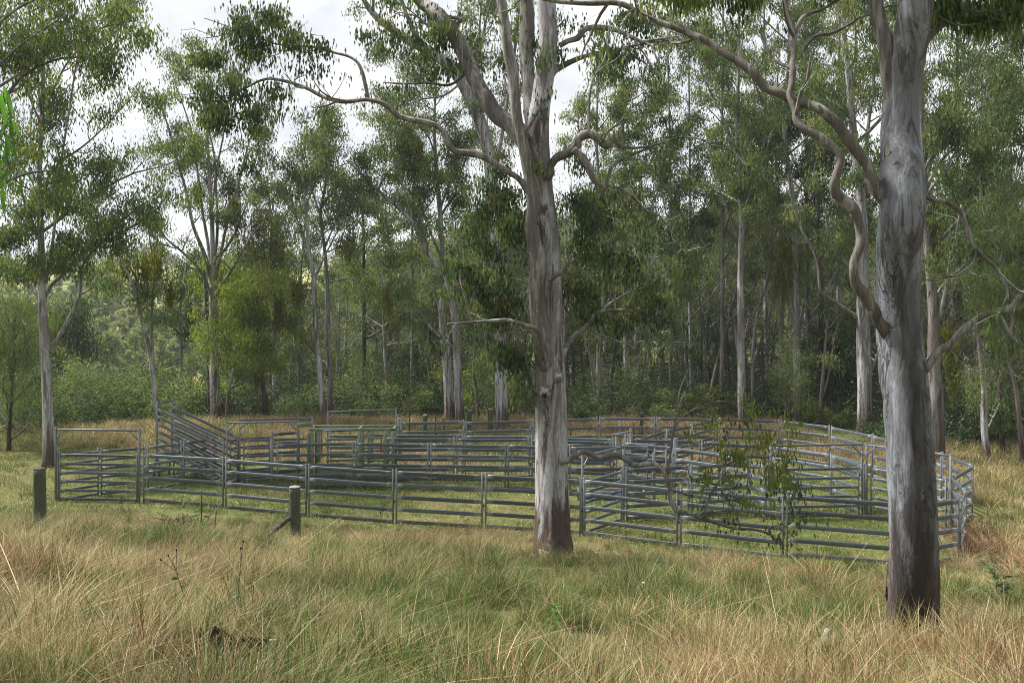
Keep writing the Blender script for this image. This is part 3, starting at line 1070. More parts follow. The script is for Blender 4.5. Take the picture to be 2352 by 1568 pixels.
def tree(label, Y, trunk, w, limbs=(), auto=0, fork=0.45, sub=1.6, nsub=5, leaves=9000, LW=(0.205, 0.054), leaf='leaf', bark='gum', lb=None,
         mist=(), seed=None, spread=0.35, sig=0.27, droop=0.7, name='gum_tree', cat='tree', group='gum trees', flare=1.25, limbdy=2.0, extra=(), twigs=2, k=10, leader_sub=6, u0=0.3, spray=(), tipw=1.0, limbw=1.0):
    """trunk: (x, y) picture points from the base up; limbs: (points, width); widths in the same units"""
    rng = np.random.default_rng(seed if seed is not None else int(abs(trunk[0][0]) * 7 + Y * 13))
    x0 = (trunk[0][0] - CX) / F * Y
    base = np.array([x0, Y, gz(x0, Y) - 0.05])
    root = thing(name, label, cat, base, 0, group)
    px = F / Y
    tp = np.array([P(x, y, Y) for x, y in trunk])
    tp[0, 2] = base[2] - 0.05
    wob = rng.normal(size=len(tp)) * 0.25
    tp[1:, 1] += np.cumsum(wob[1:]) * 0.5
    m = 6
    path = resample(tp, m)
    n = len(path)
    if np.isscalar(w):
        ws = np.linspace(1, 0.25, len(tp)) ** 0.8 * w
    else:
        ws = np.array(w, float)
    rad = np.interp(np.linspace(0, len(tp) - 1, n), np.arange(len(tp)), ws) / px / 2
    hgt = path[:, 2] - base[2]
    rad = rad * (1 + (flare - 1) * np.exp(-np.clip(hgt, 0, None) / (rad[0] * 1.3)))
    mb = MB()
    kk = max(k, 8)
    mb.tube(path - base, rad, kk, lump=0.018, rng=rng)
    v_ = mb.V[0][:n * kk].reshape(n, kk, 3)
    c_ = (path - base)[:, None, :]
    th = np.arange(kk) / kk * 2 * math.pi
    fl_ = 1 + (0.10 * np.sin(5 * th + rng.uniform(0, 6)) + 0.08 * np.sin(3 * th + rng.uniform(0, 6)))[None, :] * np.exp(-np.clip(hgt, 0, None) / (rad[0] * 1.8))[:, None]
    fl_ = fl_ * (1 + 0.025 * np.sin(4 * th[None, :] + hgt[:, None] * 1.1) + 0.02 * np.sin(2 * th[None, :] - hgt[:, None] * 0.8))
    mb.V[0][:n * kk] = (c_ + (v_ - c_) * fl_[:, :, None]).reshape(-1, 3)
    tips = []
    lbk = lb or ('limb' if bark in ('gum', 'gum_mid', 'gum_right') else 'twig')
    if leader_sub:
        n0 = len(mb.V)
        sprout(path, rad, rng, mb, leader_sub, sub, tips, max(fork, 0.5), twigs=twigs)
        for q in mb.V[n0:]:
            q -= base
    link('trunk', mb.mesh('trunk', M[bark]), root)
    L = []
    for lm in limbs:
        pts, lw = lm[0], lm[1]
        dy = lm[2] if len(lm) > 2 else rng.uniform(-limbdy, limbdy)
        sb = lm[3] if len(lm) > 3 else nsub
        lp = []
        # start on the trunk's own depth
        y_start = path[np.argmin(np.abs((path[:, 2]) - P(*pts[0], Y)[2])), 1]
        for i, (x, y) in enumerate(pts):
            f = i / max(1, len(pts) - 1)
            yy = y_start + (dy * f if np.isscalar(dy) else float(np.interp(f, np.linspace(0, 1, len(dy)), dy)))
            lp.append(P(x, y, yy))
        lp = resample(lp, 5)
        lws = np.array(lw, float) if not np.isscalar(lw) else np.linspace(1, 0.3, len(pts)) * lw
        lr = np.interp(np.linspace(0, len(pts) - 1, len(lp)), np.arange(len(pts)), lws) / px / 2 * limbw
        sl = np.concatenate([[0], np.cumsum(np.linalg.norm(np.diff(lp, axis=0), axis=1))])
        nz = resample(rng.normal(size=(max(4, len(lp) // 3), 3)), 4)
        nz = np.stack([np.interp(np.linspace(0, 1, len(lp)), np.linspace(0, 1, len(nz)), nz[:, q_]) for q_ in range(3)], -1)
        ease = np.clip(sl / (4 * lr[0] + 1e-6), 0, 1)[:, None]
        lp = lp + nz * ease * lr[:, None] * 0.22
        lr = lr * (1 + 0.05 * nz[:, 0] * ease[:, 0]) * (1 + 0.22 * np.exp(-sl / (1.4 * lr[0])))
        L.append((lp, lr, sb))
    H = path[-1, 2] - base[2]
    for i in range(auto):
        u = fork + (0.95 - fork) * (i + rng.uniform(0, 0.8)) / auto
        j = min(int(u * (n - 1)), n - 2)
        az = i * 2.4 + rng.uniform(-0.5, 0.5)
        ll = H * spread * rng.uniform(0.75, 1.2) * (1.15 - u * 0.6)
        el = rng.uniform(0.55, 1.0)
        d = np.array([math.cos(az) * math.cos(el), math.sin(az) * math.cos(el), math.sin(el)])
        lp = wander(path[j], d, ll, 7, rng, 0.09, 0.16)
        lr = np.linspace(min(rad[j] * 0.55, 0.16), 0.018, len(lp))
        L.append((lp, lr, nsub))
    for lp, lr, sb in L:
        mb = MB()
        mb.tube(lp - base, lr, 8, lump=0.03, rng=rng)
        lt = []
        mb2 = MB()
        if sb:
            sprout(lp, lr, rng, mb2, sb, sub, lt, u0, twigs=twigs)
        for q in mb2.V:
            q -= base
        if mb2.n:
            off = mb.n
            mb.V += mb2.V
            mb.A += mb2.A
            mb.Q += [q + off for q in mb2.Q]
            mb.T += [q + off for q in mb2.T]
            mb.n += mb2.n
        link('limb', mb.mesh('limb', M[lbk]), root)
        tips += [(q_, w_ * tipw) for q_, w_ in lt]
        tips.append((lp[-1], sub * tipw))
    if extra:              # explicit clumps (x, y, rx, ry, dY, weight) on their own twigs
        allp = np.vstack([l_[0] for l_ in L] + [path])
        mb = MB()
        for e in extra:
            cen = P(e[0], e[1], Y + e[4])
            near = allp[np.argmin(np.linalg.norm(allp - cen, axis=1) + 0.6 * np.clip(allp[:, 2] - cen[2] - 0.3, 0, 9))]
            dd = np.linalg.norm(cen - near)
            md = (near + cen) / 2 + rng.normal(size=3) * 0.07 * dd + np.array([0, 0, 0.12 * dd])
            st_ = resample([near, md, cen], 5)
            mb.tube(st_ - base, np.linspace(0.011 + 0.004 * dd, 0.007, len(st_)), 5, cap=False)
            for q in range(max(3, int(e[5] * 4))):
                a_ = rng.normal(size=3) * 0.55
                c_ = P(e[0] + a_[0] * e[2], e[1] + a_[1] * e[3], Y + e[4] + a_[2] * (e[2] + e[3]) / 2 / px)
                md = (cen + c_) / 2 + rng.normal(size=3) * 0.06 + np.array([0, 0, 0.08])
                st_ = resample([cen, md, c_], 3)
                mb.tube(st_ - base, np.linspace(0.007, 0.003, len(st_)), 3, cap=False)
                tips.append((c_, 1.6))
        tag(link('twigs', mb.mesh('twigs', M['twig']), root), None, None, None, 'stuff')
    if leaves and tips:
        C, tint = scatter(tips, int(leaves * LEAF_BUDGET), rng, sig, base)
        me = leaf_mesh('crown', C, LW[0], LW[1], leaf, rng, droop, tint)
        tag(link('crown', me, root), None, None, None, 'stuff')
    if spray:
        allp = np.vstack([l_[0] for l_ in L])
        mb = MB()
        st2 = []
        for e in spray:
            for q in range(e[4]):
                a_ = rng.normal(size=3) * 0.5
                c_ = P(e[0] + a_[0] * e[2], e[1] + a_[1] * e[3], Y - 0.9 + a_[2] * 0.3)
                near = allp[np.argmin(np.linalg.norm(allp - c_, axis=1))]
                md = (near + c_) / 2 + rng.normal(size=3) * 0.06 + np.array([0, 0, 0.08])
                tw = resample([near, md, c_], 5)
                mb.tube(tw - base, np.linspace(0.006, 0.003, len(tw)), 4, cap=False)
                for f_ in (5, 7, 9, 10):
                    st2.append((tw[f_], 1.0))
        tag(link('twigs', mb.mesh('twigs', M['twig']), root), None, None, None, 'stuff')
        C, tint = scatter(st2, len(st2) * 5, rng, 0.085, base)
        tag(link('leaf_spray', leaf_mesh('leaf_spray', C, 0.13, 0.045, 'leaf_lime', rng, 0.85, tint), root), None, None, None, 'stuff')
    if mist:
        mistletoe(root, base, mist, rng, Y)
    return root, base, rng



# ------------------------------------------------------------------ the two big gums in front
tree('big forked pale gum trunk standing in the centre in front of the yard rails', 22.0,
     [(1268, 1290), (1268, 1200), (1267, 1000), (1264, 860), (1264, 790), (1270, 700), (1268, 600), (1258, 520), (1247, 433), (1236, 300), (1247, 200), (1260, 100), (1257, 0), (1250, -150), (1240, -340)],
     [82, 79, 75, 73, 60, 44, 43, 48, 50, 52, 47, 44, 42, 30, 8],
     limbs=[
        ([(1264, 880), (1252, 800), (1243, 700), (1236, 600), (1226, 500), (1213, 400), (1194, 300), (1181, 200), (1164, 117), (1152, 0), (1140, -170)], [40, 50, 42, 38, 31, 25, 25, 26, 24, 22, 8], [-0.05, -0.34, -0.42, -0.5, -0.55, -0.6, -0.6, -0.6, -0.6], 4),
        ([(1215, 330), (1177, 290), (1134, 250), (1101, 200), (1051, 83), (997, 27), (964, 0), (900, -80)], [46, 43, 42, 40, 37, 36, 30, 12], [0.0, 0.3, 0.6, 1.0, 1.4], 5),
        ([(1232, 330), (1220, 250), (1210, 140), (1207, 67), (1209, 0), (1212, -90)], [34, 32, 34, 36, 30, 18], [0.1, 0.5, 0.7, 0.7], 2),
        ([(1212, 440), (1194, 415), (1161, 388), (1101, 357), (1047, 347), (1014, 300), (984, 283), (917, 263), (884, 240), (841, 230), (784, 233), (740, 222), (700, 200), (640, 183), (600, 185), (560, 205), (525, 220)], [14, 13, 15, 17, 16, 13, 13, 12, 11, 9, 9, 8, 8, 7, 6, 5, 3], [-0.5, -0.9, -1.2, -1.2, -0.8, -0.3], 7),
        ([(846, 231), (836, 190), (825, 150), (805, 132), (770, 122), (730, 112), (680, 105), (620, 98), (570, 60)], [8, 8, 7, 7, 6, 6, 5, 4, 3], [-0.3, -0.2, 0.1, 0.3], 6),
        ([(1255, 410), (1268, 395), (1277, 363), (1317, 343), (1331, 317), (1357, 308), (1397, 333), (1411, 317), (1427, 337), (1449, 337)], [16, 17, 20, 22, 20, 20, 17, 14, 12, 8], [-0.3, -0.5, -0.7, -0.7], 3),
        ([(1317, 343), (1340, 365), (1365, 410), (1391, 432)], [15, 15, 14, 8], [-0.5, -0.6], 0),
        ([(1391, 432), (1405, 385), (1430, 365), (1470, 348), (1540, 320), (1600, 318), (1690, 342)], [7, 8, 7, 6, 5, 4, 2], [-0.6, -0.3, 0.4], 5),
        ([(1391, 432), (1367, 470), (1377, 510), (1350, 525)], [7, 7, 6, 3], [-0.6, -0.2], 2),
        ([(1352, 310), (1352, 250), (1360, 190), (1390, 130), (1400, 60)], [6, 6, 5, 4, 2], [-0.7, -0.6], 3),
        ([(1262, 180), (1280, 158), (1317, 137), (1360, 125), (1400, 117), (1480, 100), (1560, 90)], [16, 15, 12, 9, 8, 6, 3], [0.0, 0.4, 0.9], 6),
        ([(1285, 105), (1320, 90), (1351, 64), (1417, 70), (1450, 85), (1484, 95), (1550, 85)], [11, 14, 14, 11, 10, 8, 4], [0.0, -0.3, -0.6], 6),
        ([(1285, 1060), (1307, 1056), (1322, 1044), (1347, 1039), (1375, 1048), (1419, 1045), (1444, 1058), (1454, 1068), (1492, 1063), (1517, 1072), (1529, 1092), (1539, 1122), (1540, 1147), (1552, 1171), (1577, 1176), (1609, 1187), (1642, 1199), (1692, 1212), (1729, 1215), (1767, 1227), (1784, 1243), (1796, 1240)],
         [16, 14, 14, 13, 12, 12, 13, 12, 11, 12, 11, 10, 10, 12, 10, 9, 9, 7, 6, 5, 4, 2], [-0.25, -0.6, -0.9, -1.1, -1.2], 3),
        ([(1532, 1090), (1541, 1040), (1545, 1000), (1552, 960), (1560, 900), (1580, 850)], [4.5, 5, 4.5, 4, 3, 1.5], [-0.85, -0.8, -0.6], 1),
        ([(1545, 1000), (1560, 965), (1597, 937), (1654, 921), (1690, 930)], [3, 3, 2.5, 2, 1], [-0.8, -0.5], 2),
        ([(1619, 1188), (1626, 1150), (1650, 1110), (1667, 1073), (1690, 1057), (1712, 1051), (1755, 1049), (1805, 1046)], [6, 6, 6, 5, 4, 3.5, 3, 2], [-1.0, -0.9, -0.7], 6),
        ([(1700, 1210), (1688, 1175), (1665, 1140), (1655, 1120)], [3, 3, 2, 1.5], [-1.1, -1.2], 3),
        ([(1767, 1226), (1769, 1211), (1799, 1202), (1807, 1187), (1830, 1180)], [4, 4, 3, 2, 1], [-1.15, -1.2], 3),
        ([(1247, 775), (1237, 761), (1211, 747), (1167, 735), (1117, 738), (1067, 741), (1027, 744)], [14, 12, 11, 9, 8, 6, 3], [-0.35, -0.6, -0.9], 2),
        ([(1262, 645), (1278, 632), (1295, 618), (1318, 594)], [11, 11, 9, 6], [-0.4, -0.6], 0),
        ([(1238, 930), (1224, 910), (1216, 885), (1212, 868), (1200, 850), (1193, 836)], [15, 14, 12, 13, 9, 6], [-0.05, 0.15], 1),
        ([(1283, 830), (1297, 800), (1325, 770), (1351, 747), (1371, 717), (1417, 712), (1454, 717), (1484, 747), (1510, 760), (1534, 782)], [15, 13, 12, 11, 9, 8, 7, 6, 4, 2], [-0.2, 0.2, 0.7, 1.0], 5),
        ([(1371, 720), (1395, 700), (1430, 680), (1470, 660), (1500, 630)], [7, 6, 5, 4, 2], [0.5, 0.8, 1.2], 5),
        ([(1351, 750), (1390, 775), (1440, 790), (1457, 800), (1460, 765), (1475, 768), (1490, 786)], [7, 6, 6, 6, 5, 4, 2], [0.4, 0.7, 0.9], 4),
        ([(1391, 425), (1440, 440), (1480, 480), (1520, 500), (1560, 560)], [6, 6, 5, 4, 2], [-0.6, 0.0, 0.6], 6),
        ([(1052, 95), (1047, 60), (1060, 45), (1010, 40), (985, 60), (960, 40), (930, 30)], [12, 13, 11, 9, 7, 5, 3], [1.0, 0.6, 0.6], 4),
        ([(1080, 160), (1035, 195), (985, 190), (930, 193), (880, 190)], [6, 7, 6, 5, 3], [1.0, 0.6], 2),
     ], nsub=7, sub=1.1, leaves=20000, LW=(0.15, 0.048), leaf='leaf_hero', bark='gum_mid', sig=0.15, droop=0.8, flare=1.2, leader_sub=5, k=20, seed=11, u0=0.45,
     extra=[(1130, 450, 60, 70, .5, 6), (1090, 520, 50, 60, 1, 4), (1180, 500, 40, 80, 1, 5), (1120, 640, 70, 60, .5, 5), (1060, 620, 40, 40, .5, 2), (1160, 700, 40, 40, .5, 3), (1150, 790, 35, 35, .3, 2), (1180, 860, 25, 35, .3, 1.5),
            (1340, 480, 50, 60, .5, 4), (1400, 560, 70, 70, 1, 6), (1330, 640, 50, 60, .5, 4), (1430, 440, 60, 60, 1, 4), (1480, 640, 70, 60, 1.5, 4), (1350, 740, 50, 50, .8, 3), (1450, 720, 60, 50, 1, 3), (1330, 380, 30, 40, .5, 1),
            (900, 40, 50, 60, 1, 2), (1000, 50, 80, 50, 1, 4), (960, 130, 60, 40, 1, 2), (1100, 130, 60, 50, 1, 2), (1180, 150, 30, 60, 1, 1.5), (1300, 60, 60, 60, 1, 2), (1400, 120, 80, 60, 1, 3), (1450, 40, 60, 50, 1, 2.5),
            (560, 60, 80, 45, 0, 3), (510, 130, 55, 50, 0, 2.2), (640, 60, 70, 45, 0, 2.5), (600, 115, 60, 40, 0, 2), (530, 200, 60, 70, 0, 3), (480, 250, 40, 60, 0, 1.5), (600, 265, 60, 55, 0, 2.4), (560, 340, 40, 40, 0, 1.2), (690, 65, 45, 40, 0, 1.5), (740, 110, 50, 30, 0, 1), (640, 200, 40, 40, 0, 1)], tipw=0.3,
     spray=[(1640, 985, 30, 45, 8), (1690, 1050, 45, 40, 9), (1770, 985, 50, 55, 9), (1780, 1090, 50, 55, 9), (1725, 1130, 40, 30, 6), (1815, 945, 25, 30, 5), (1605, 1090, 25, 40, 4), (1730, 930, 30, 30, 4)])

rt, rtb, _ = tree('massive streaked grey gum trunk close in front on the right side', 12.1,
     [(2090, 1468), (2086, 1300), (2081, 1150), (2074, 950), (2068, 800), (2064, 700), (2059, 600), (2060, 500), (2068, 400), (2078, 300), (2086, 200), (2093, 100), (2096, 0), (2101, -150), (2106, -420)],
     [116, 107, 104, 101, 99, 98, 98, 100, 96, 86, 79, 76, 76, 66, 20],
     limbs=[
        ([(2072, 330), (2050, 220), (2032, 110), (2013, 0), (1985, -130)], [40, 46, 47, 46, 30], [0.02, 0.1, 0.2], 2),
        ([(2062, 520), (2028, 452), (2005, 412), (1985, 367), (1951, 323), (1918, 283), (1868, 243), (1818, 230), (1768, 207), (1718, 160), (1668, 123), (1601, 83), (1568, 71), (1484, 37), (1417, 8), (1334, 7), (1250, -2), (1150, -30)], [40, 42, 36, 32, 31, 31, 29, 27, 26, 25, 23, 20, 19, 18, 17, 15, 12, 6], [0.0, 0.0, 0.3, 0.8, 1.3], 5),
        ([(2062, 800), (2036, 758), (2018, 735), (1998, 698), (1973, 660), (1961, 620), (1969, 570), (1974, 523), (1958, 477), (1915, 443), (1921, 400), (1926, 353), (1875, 310), (1835, 283), (1828, 253), (1815, 217), (1821, 183), (1818, 150), (1825, 127), (1821, 67), (1805, 10), (1795, -60)], [38, 36, 31, 31, 29, 24, 23, 25, 28, 28, 23, 23, 23, 21, 20, 18, 18, 17, 18, 14, 10, 4], [0.0, -0.35, -0.4, 0.0, 0.5], 4),
        ([(1826, 75), (1840, 45), (1862, 32), (1895, 18), (1935, -5), (1980, -40)], [13, 13, 11, 9, 8, 4], [0.45, 0.5], 3),
        ([(1834, 135), (1850, 110), (1872, 84), (1910, 76), (1945, 60), (1970, 42), (1996, 34)], [8, 9, 10, 9, 8, 7, 4], [0.4, 0.6], 2),
        ([(2080, 880), (2112, 852), (2131, 836), (2160, 805), (2185, 787), (2225, 748), (2268, 721), (2318, 708), (2352, 672), (2400, 640)], [26, 25, 22, 22, 21, 20, 20, 20, 17, 12], [0.0, -0.3, -0.5], 3),
        ([(2318, 712), (2324, 740), (2322, 765), (2336, 785)], [9, 9, 7, 4], [-0.4, -0.45], 1),
        ([(2100, 445), (2122, 448), (2145, 462), (2170, 463), (2195, 477), (2215, 505), (2224, 535), (2238, 567), (2262, 592), (2290, 620), (2308, 650), (2316, 690)], [14, 13, 13, 13, 15, 13, 12, 11, 10, 9, 8, 5], [0.0, 0.1, 0.0, -0.3], 3),
        ([(2245, 572), (2275, 590), (2292, 602), (2300, 585), (2285, 565), (2268, 552)], [5, 6, 6, 7, 6, 4], [0.0, -0.1], 0),
        ([(2110, 130), (2131, 92), (2165, 55), (2195, 25), (2225, -5), (2260, -50)], [26, 22, 18, 17, 16, 9], [0.0, 0.2], 4),
        ([(2120, 30), (2160, 40), (2200, 58), (2250, 55), (2320, 40), (2380, 40)], [6, 6, 6, 5, 4, 2], [0.0, 0.3], 5),
     ], nsub=4, sub=0.8, tipw=0.25, leaves=7500, LW=(0.13, 0.036), leaf='leaf', bark='gum_right', sig=0.12, droop=0.8, limbw=0.84, flare=1.16, leader_sub=4, k=28, seed=5, u0=0.55,
     extra=[(2170, 10, 40, 25, .2, 2), (2250, 20, 50, 25, .3, 3), (2330, 15, 40, 30, .2, 3), (1700, -30, 60, 40, .8, 3), (1560, -40, 60, 40, 1, 3), (1900, -60, 60, 40, .5, 4), (2300, -80, 90, 50, .2, 6), (2060, -250, 120, 80, 0, 8), (1850, -200, 90, 60, .4, 6), (2250, -230, 100, 70, 0, 7), (1600, -140, 90, 50, 1, 4)])
# leaf colour of the right gum follows the wood behind, only its outer sprays are bright
# knots and strips of hanging bark



# ------------------------------------------------------------------ gums behind the yard, left to right
GUMS = []
tree('pale single gum trunk at far left beside the left gate frame, forking high', 40.2,
     [(113, 1075), (110, 950), (105, 800), (98, 690), (94, 560), (93, 400), (105, 200), (108, 0), (110, -120)], [27, 24, 22, 18, 15, 12, 9, 6, 2],
     limbs=[([(98, 700), (85, 675), (65, 655), (35, 640), (0, 628), (-40, 600)], 10), ([(116, 810), (125, 790), (148, 750), (172, 700), (184, 660), (190, 610), (230, 560), (290, 500), (340, 460)], 11),
            ([(100, 690), (115, 660), (150, 625), (200, 575), (270, 540), (350, 490), (390, 440)], 10), ([(104, 650), (112, 600), (125, 540), (137, 400), (160, 250), (180, 120), (200, 20)], 9),
            ([(94, 560), (60, 480), (40, 380), (20, 250)], 7), ([(95, 450), (130, 380), (200, 330), (260, 270), (320, 200)], 7), ([(100, 300), (60, 200), (30, 90), (0, 20)], 6), ([(105, 250), (150, 150), (210, 80), (250, 30)], 6)],
     auto=5, fork=0.5, nsub=6, sub=1.5, leaves=26000, sig=0.27, leaf='leaf', extra=[(40, 610, 60, 35, 0, 4), (150, 575, 60, 40, 0, 5), (230, 530, 60, 40, 0, 5), (310, 490, 50, 40, 0, 4), (60, 480, 60, 60, 0, 5), (150, 430, 60, 60, 1, 5), (250, 400, 60, 60, 0, 5), (30, 350, 50, 60, 1, 4), (200, 470, 40, 60, -1, 3), (20, 560, 40, 40, -1, 3)])
tree('gum at the far left edge with trunk just outside the frame, crown over the corner', 30.0,
     [(-90, 1130), (-85, 900), (-95, 600), (-60, 300), (-50, 50), (-40, -150)], 24,
     limbs=[([(-85, 420), (-30, 300), (40, 190), (120, 140), (220, 130)], 12), ([(-80, 500), (-20, 440), (60, 400), (150, 390)], 10), ([(-60, 250), (0, 150), (80, 80), (160, 30)], 9), ([(-50, 100), (40, 20), (140, -20), (230, 0)], 8)],
     auto=2, fork=0.6, nsub=6, sub=1.3, leaves=9500, sig=0.27)
tree('slim leaning twin stemmed gum rising behind the top of the loading ramp', 47.5,
     [(364, 1010), (361, 917), (353, 854), (345, 804), (333, 750), (323, 697), (310, 647), (293, 610), (285, 560)], [13, 12, 11, 9, 8, 7, 6, 4, 2],
     limbs=[([(353, 860), (351, 804), (349, 720), (354, 637), (347, 570), (340, 520)], 8), ([(323, 697), (300, 670), (260, 640), (230, 620)], 4)],
     nsub=3, sub=1.0, leaves=1300, sig=0.27, mist=[(285, 610, 32, 35), (330, 620, 30, 62), (365, 600, 28, 45), (392, 672, 12, 40)])
tree('large many stemmed pale gum fanning out behind the ramp foot', 53.0,
     [(497, 985), (494, 870), (490, 770), (488, 690), (487, 620), (484, 500), (478, 350), (476, 250), (470, 120)], [25, 23, 20, 17, 14, 10, 7, 5, 2],
     limbs=[([(488, 660), (470, 590), (445, 520), (427, 440), (405, 360), (386, 290), (352, 200)], 10), ([(488, 640), (480, 580), (468, 500), (455, 400), (440, 300), (395, 170)], 9), ([(488, 660), (505, 590), (520, 520), (545, 430), (565, 350), (605, 220)], 9),
            ([(487, 640), (498, 560), (500, 480), (497, 400), (515, 300), (532, 180)], 9), ([(489, 690), (510, 650), (545, 600), (580, 540), (625, 490)], 8), ([(489, 690), (465, 630), (420, 580), (380, 545), (345, 500)], 8), ([(484, 500), (495, 400), (480, 300), (440, 200), (410, 130)], 6)],
     auto=3, fork=0.5, nsub=7, sub=1.5, leaves=17000, sig=0.27, leaf='leaf_grey', bark='gum', mist=[(590, 520, 55, 60), (635, 560, 30, 60), (455, 440, 14, 30), (540, 480, 20, 40)], flare=1.1)
tree('dark rough trunk close beside the many stemmed gum, behind the ramp foot', 53.6,
     [(483, 985), (482, 900), (478, 800), (476, 700), (470, 620)], [13, 12, 10, 8, 4], auto=4, fork=0.5, nsub=4, sub=1.2, leaves=3800, leaf='leaf_lime', bark='dark', spread=0.45)
tree('light green bushy wattle in front of the many stemmed gum', 50.5,
     [(520, 990), (525, 900), (540, 820), (560, 740), (575, 670)], [8, 7, 6, 4, 2], auto=9, fork=0.25, nsub=6, sub=1.3, leaves=9500, leaf='leaf_lime', bark='gum_brown', spread=0.42, sig=0.27, LW=(0.17, 0.05), name='wattle_tree', group='wattles at the wood edge')
tree('crooked dark small tree with a bough bending left, right of the ramp foot', 52.5,
     [(612, 985), (608, 920), (604, 880), (601, 830), (592, 780), (600, 720)], [13, 12, 10, 6, 5, 2],
     limbs=[([(606, 905), (590, 892), (572, 875), (555, 850), (540, 825), (528, 800)], 9), ([(604, 870), (625, 840), (640, 800)], 4)], nsub=5, sub=1.2, leaves=4200, leaf='leaf_lime', bark='dark', lb='limb', mist=[(590, 860, 8, 40)])
tree('tall pale gum with dark reddish base standing left of the crush', 51.5,
     [(741, 985), (738, 930), (732, 850), (722, 760), (718, 640), (706, 560), (700, 480), (690, 390), (686, 290)], [17, 16, 13, 11, 10, 9, 7, 5, 2],
     limbs=[([(718, 650), (745, 590), (780, 520), (810, 450)], 5), ([(706, 570), (680, 500), (640, 440), (610, 380)], 5), ([(700, 480), (730, 400), (750, 320)], 5)], auto=4, fork=0.62, nsub=6, sub=1.3, leaves=8500, leaf='leaf_grey', mist=[(682, 665, 18, 55), (640, 700, 14, 50)])
tree('grey barked straight gum just right of the reddish based gum', 53.0,
     [(759, 985), (757, 860), (752, 760), (748, 640), (742, 560), (735, 490), (748, 400), (742, 270)], [14, 13, 11, 9, 8, 7, 5, 2],
     limbs=[([(753, 860), (735, 825), (715, 800), (680, 762), (640, 745), (605, 735)], 7), ([(745, 570), (770, 515), (800, 460), (830, 420)], 5), ([(738, 500), (715, 430), (690, 330)], 5), ([(748, 650), (800, 640), (850, 660)], 4)],
     auto=4, fork=0.6, nsub=6, sub=1.3, leaves=9500, leaf='leaf', bark='gum_brown', lb='gum_brown', mist=[(895, 680, 17, 50), (805, 560, 16, 45)])
tree('left trunk of the close pair of pale gums behind the back gate frame', 54.0,
     [(1034, 975), (1029, 880), (1024, 804), (1015, 730), (1018, 640), (1012, 500), (1002, 380), (1000, 260), (1010, 120)], [25, 22, 20, 16, 13, 11, 9, 6, 2],
     limbs=[([(1015, 740), (1000, 680), (978, 640), (960, 600), (930, 560)], 7), ([(1016, 600), (985, 520), (955, 430), (930, 330)], 6), ([(1010, 480), (1040, 400), (1060, 300)], 6)], auto=5, fork=0.6, nsub=6, sub=1.5, leaves=12000, leaf='leaf_grey')
tree('right trunk of the close pair of pale gums, leaning left above', 53.0,
     [(1057, 980), (1053, 880), (1050, 804), (1044, 720), (1019, 637), (984, 580), (951, 514), (911, 474), (850, 420), (800, 370)], [21, 19, 18, 15, 12, 11, 10, 8, 6, 3],
     limbs=[([(1044, 800), (1020, 780), (991, 754), (957, 704), (927, 657), (891, 620), (850, 600)], 8), ([(1044, 720), (1060, 640), (1050, 540), (1070, 440)], 6), ([(951, 514), (930, 440), (900, 350), (890, 260)], 6), ([(984, 580), (960, 470), (950, 380)], 5)],
     auto=3, fork=0.6, nsub=6, sub=1.5, leaves=11000, leaf='leaf', mist=[(960, 330, 14, 30)])
tree('single stout pale gum trunk between the twin gums and the centre gum', 51.0,
     [(1153, 995), (1151, 900), (1149, 800), (1143, 640), (1135, 500), (1122, 350), (1104, 283), (1061, 183), (1017, 133), (934, 83), (867, 37), (830, -10), (800, -80)], [31, 29, 27, 26, 26, 29, 31, 32, 27, 21, 16, 11, 4],
     limbs=[([(1130, 430), (1150, 330), (1170, 200), (1190, 50), (1200, -80)], 12), ([(1104, 290), (1090, 200), (1100, 80), (1110, -60)], 10), ([(1143, 640), (1180, 600), (1215, 590)], 5), ([(1061, 190), (1020, 220), (960, 230), (900, 260)], 6)], auto=3, fork=0.55, nsub=7, sub=1.7, leaves=12000, leaf='leaf_grey', flare=1.08)
tree('thin crooked bare stem just left of the stout single gum', 55.0, [(1099, 975), (1094, 900), (1088, 850), (1090, 780), (1084, 700), (1088, 600)], [8, 7, 5, 4, 3, 2], limbs=[([(1094, 905), (1110, 870), (1118, 840)], 3)], auto=2, fork=0.6, nsub=4, sub=0.9, leaves=1800, bark='gum_brown')
tree('slim brownish trunk right of the centre gum behind the back rails', 56.0, [(1379, 972), (1377, 900), (1376, 800), (1386, 690), (1380, 500), (1372, 300), (1380, 100)], [15, 13, 12, 10, 8, 6, 2],
     limbs=[([(1376, 790), (1410, 740), (1470, 700), (1530, 690)], 5), ([(1386, 700), (1340, 640), (1300, 560)], 5)], auto=7, fork=0.4, nsub=6, sub=1.6, leaves=12000, leaf='leaf', bark='gum_brown', LW=(0.24, 0.055))
tree('tall pale gum trunk right of centre with a clump of thin stems beside it', 53.0, [(1705, 990), (1704, 900), (1703, 800), (1701, 637), (1701, 470), (1690, 300), (1695, 120), (1690, -40)], [20, 19, 17, 15, 13, 10, 7, 3],
     limbs=[([(1701, 560), (1670, 480), (1640, 400), (1620, 300)], 6), ([(1700, 470), (1740, 380), (1770, 270)], 6)], auto=6, fork=0.5, nsub=6, sub=1.7, leaves=13000, leaf='leaf')
tree('thin gum leaning right between two taller pale trunks', 55.0, [(1729, 975), (1730, 804), (1745, 700), (1757, 660), (1768, 587), (1775, 450), (1770, 300)], [9, 8, 7, 7, 5, 4, 2], auto=6, fork=0.5, nsub=5, sub=1.4, leaves=7000, leaf='leaf', bark='gum_brown')
tree('grey slim trunk just left of the pale gum with mistletoe', 57.0, [(1792, 975), (1795, 770), (1798, 670), (1790, 480), (1780, 300), (1790, 100)], [12, 11, 10, 8, 6, 2], auto=6, fork=0.5, nsub=6, sub=1.5, leaves=9000, leaf='leaf_grey', bark='gum_brown')
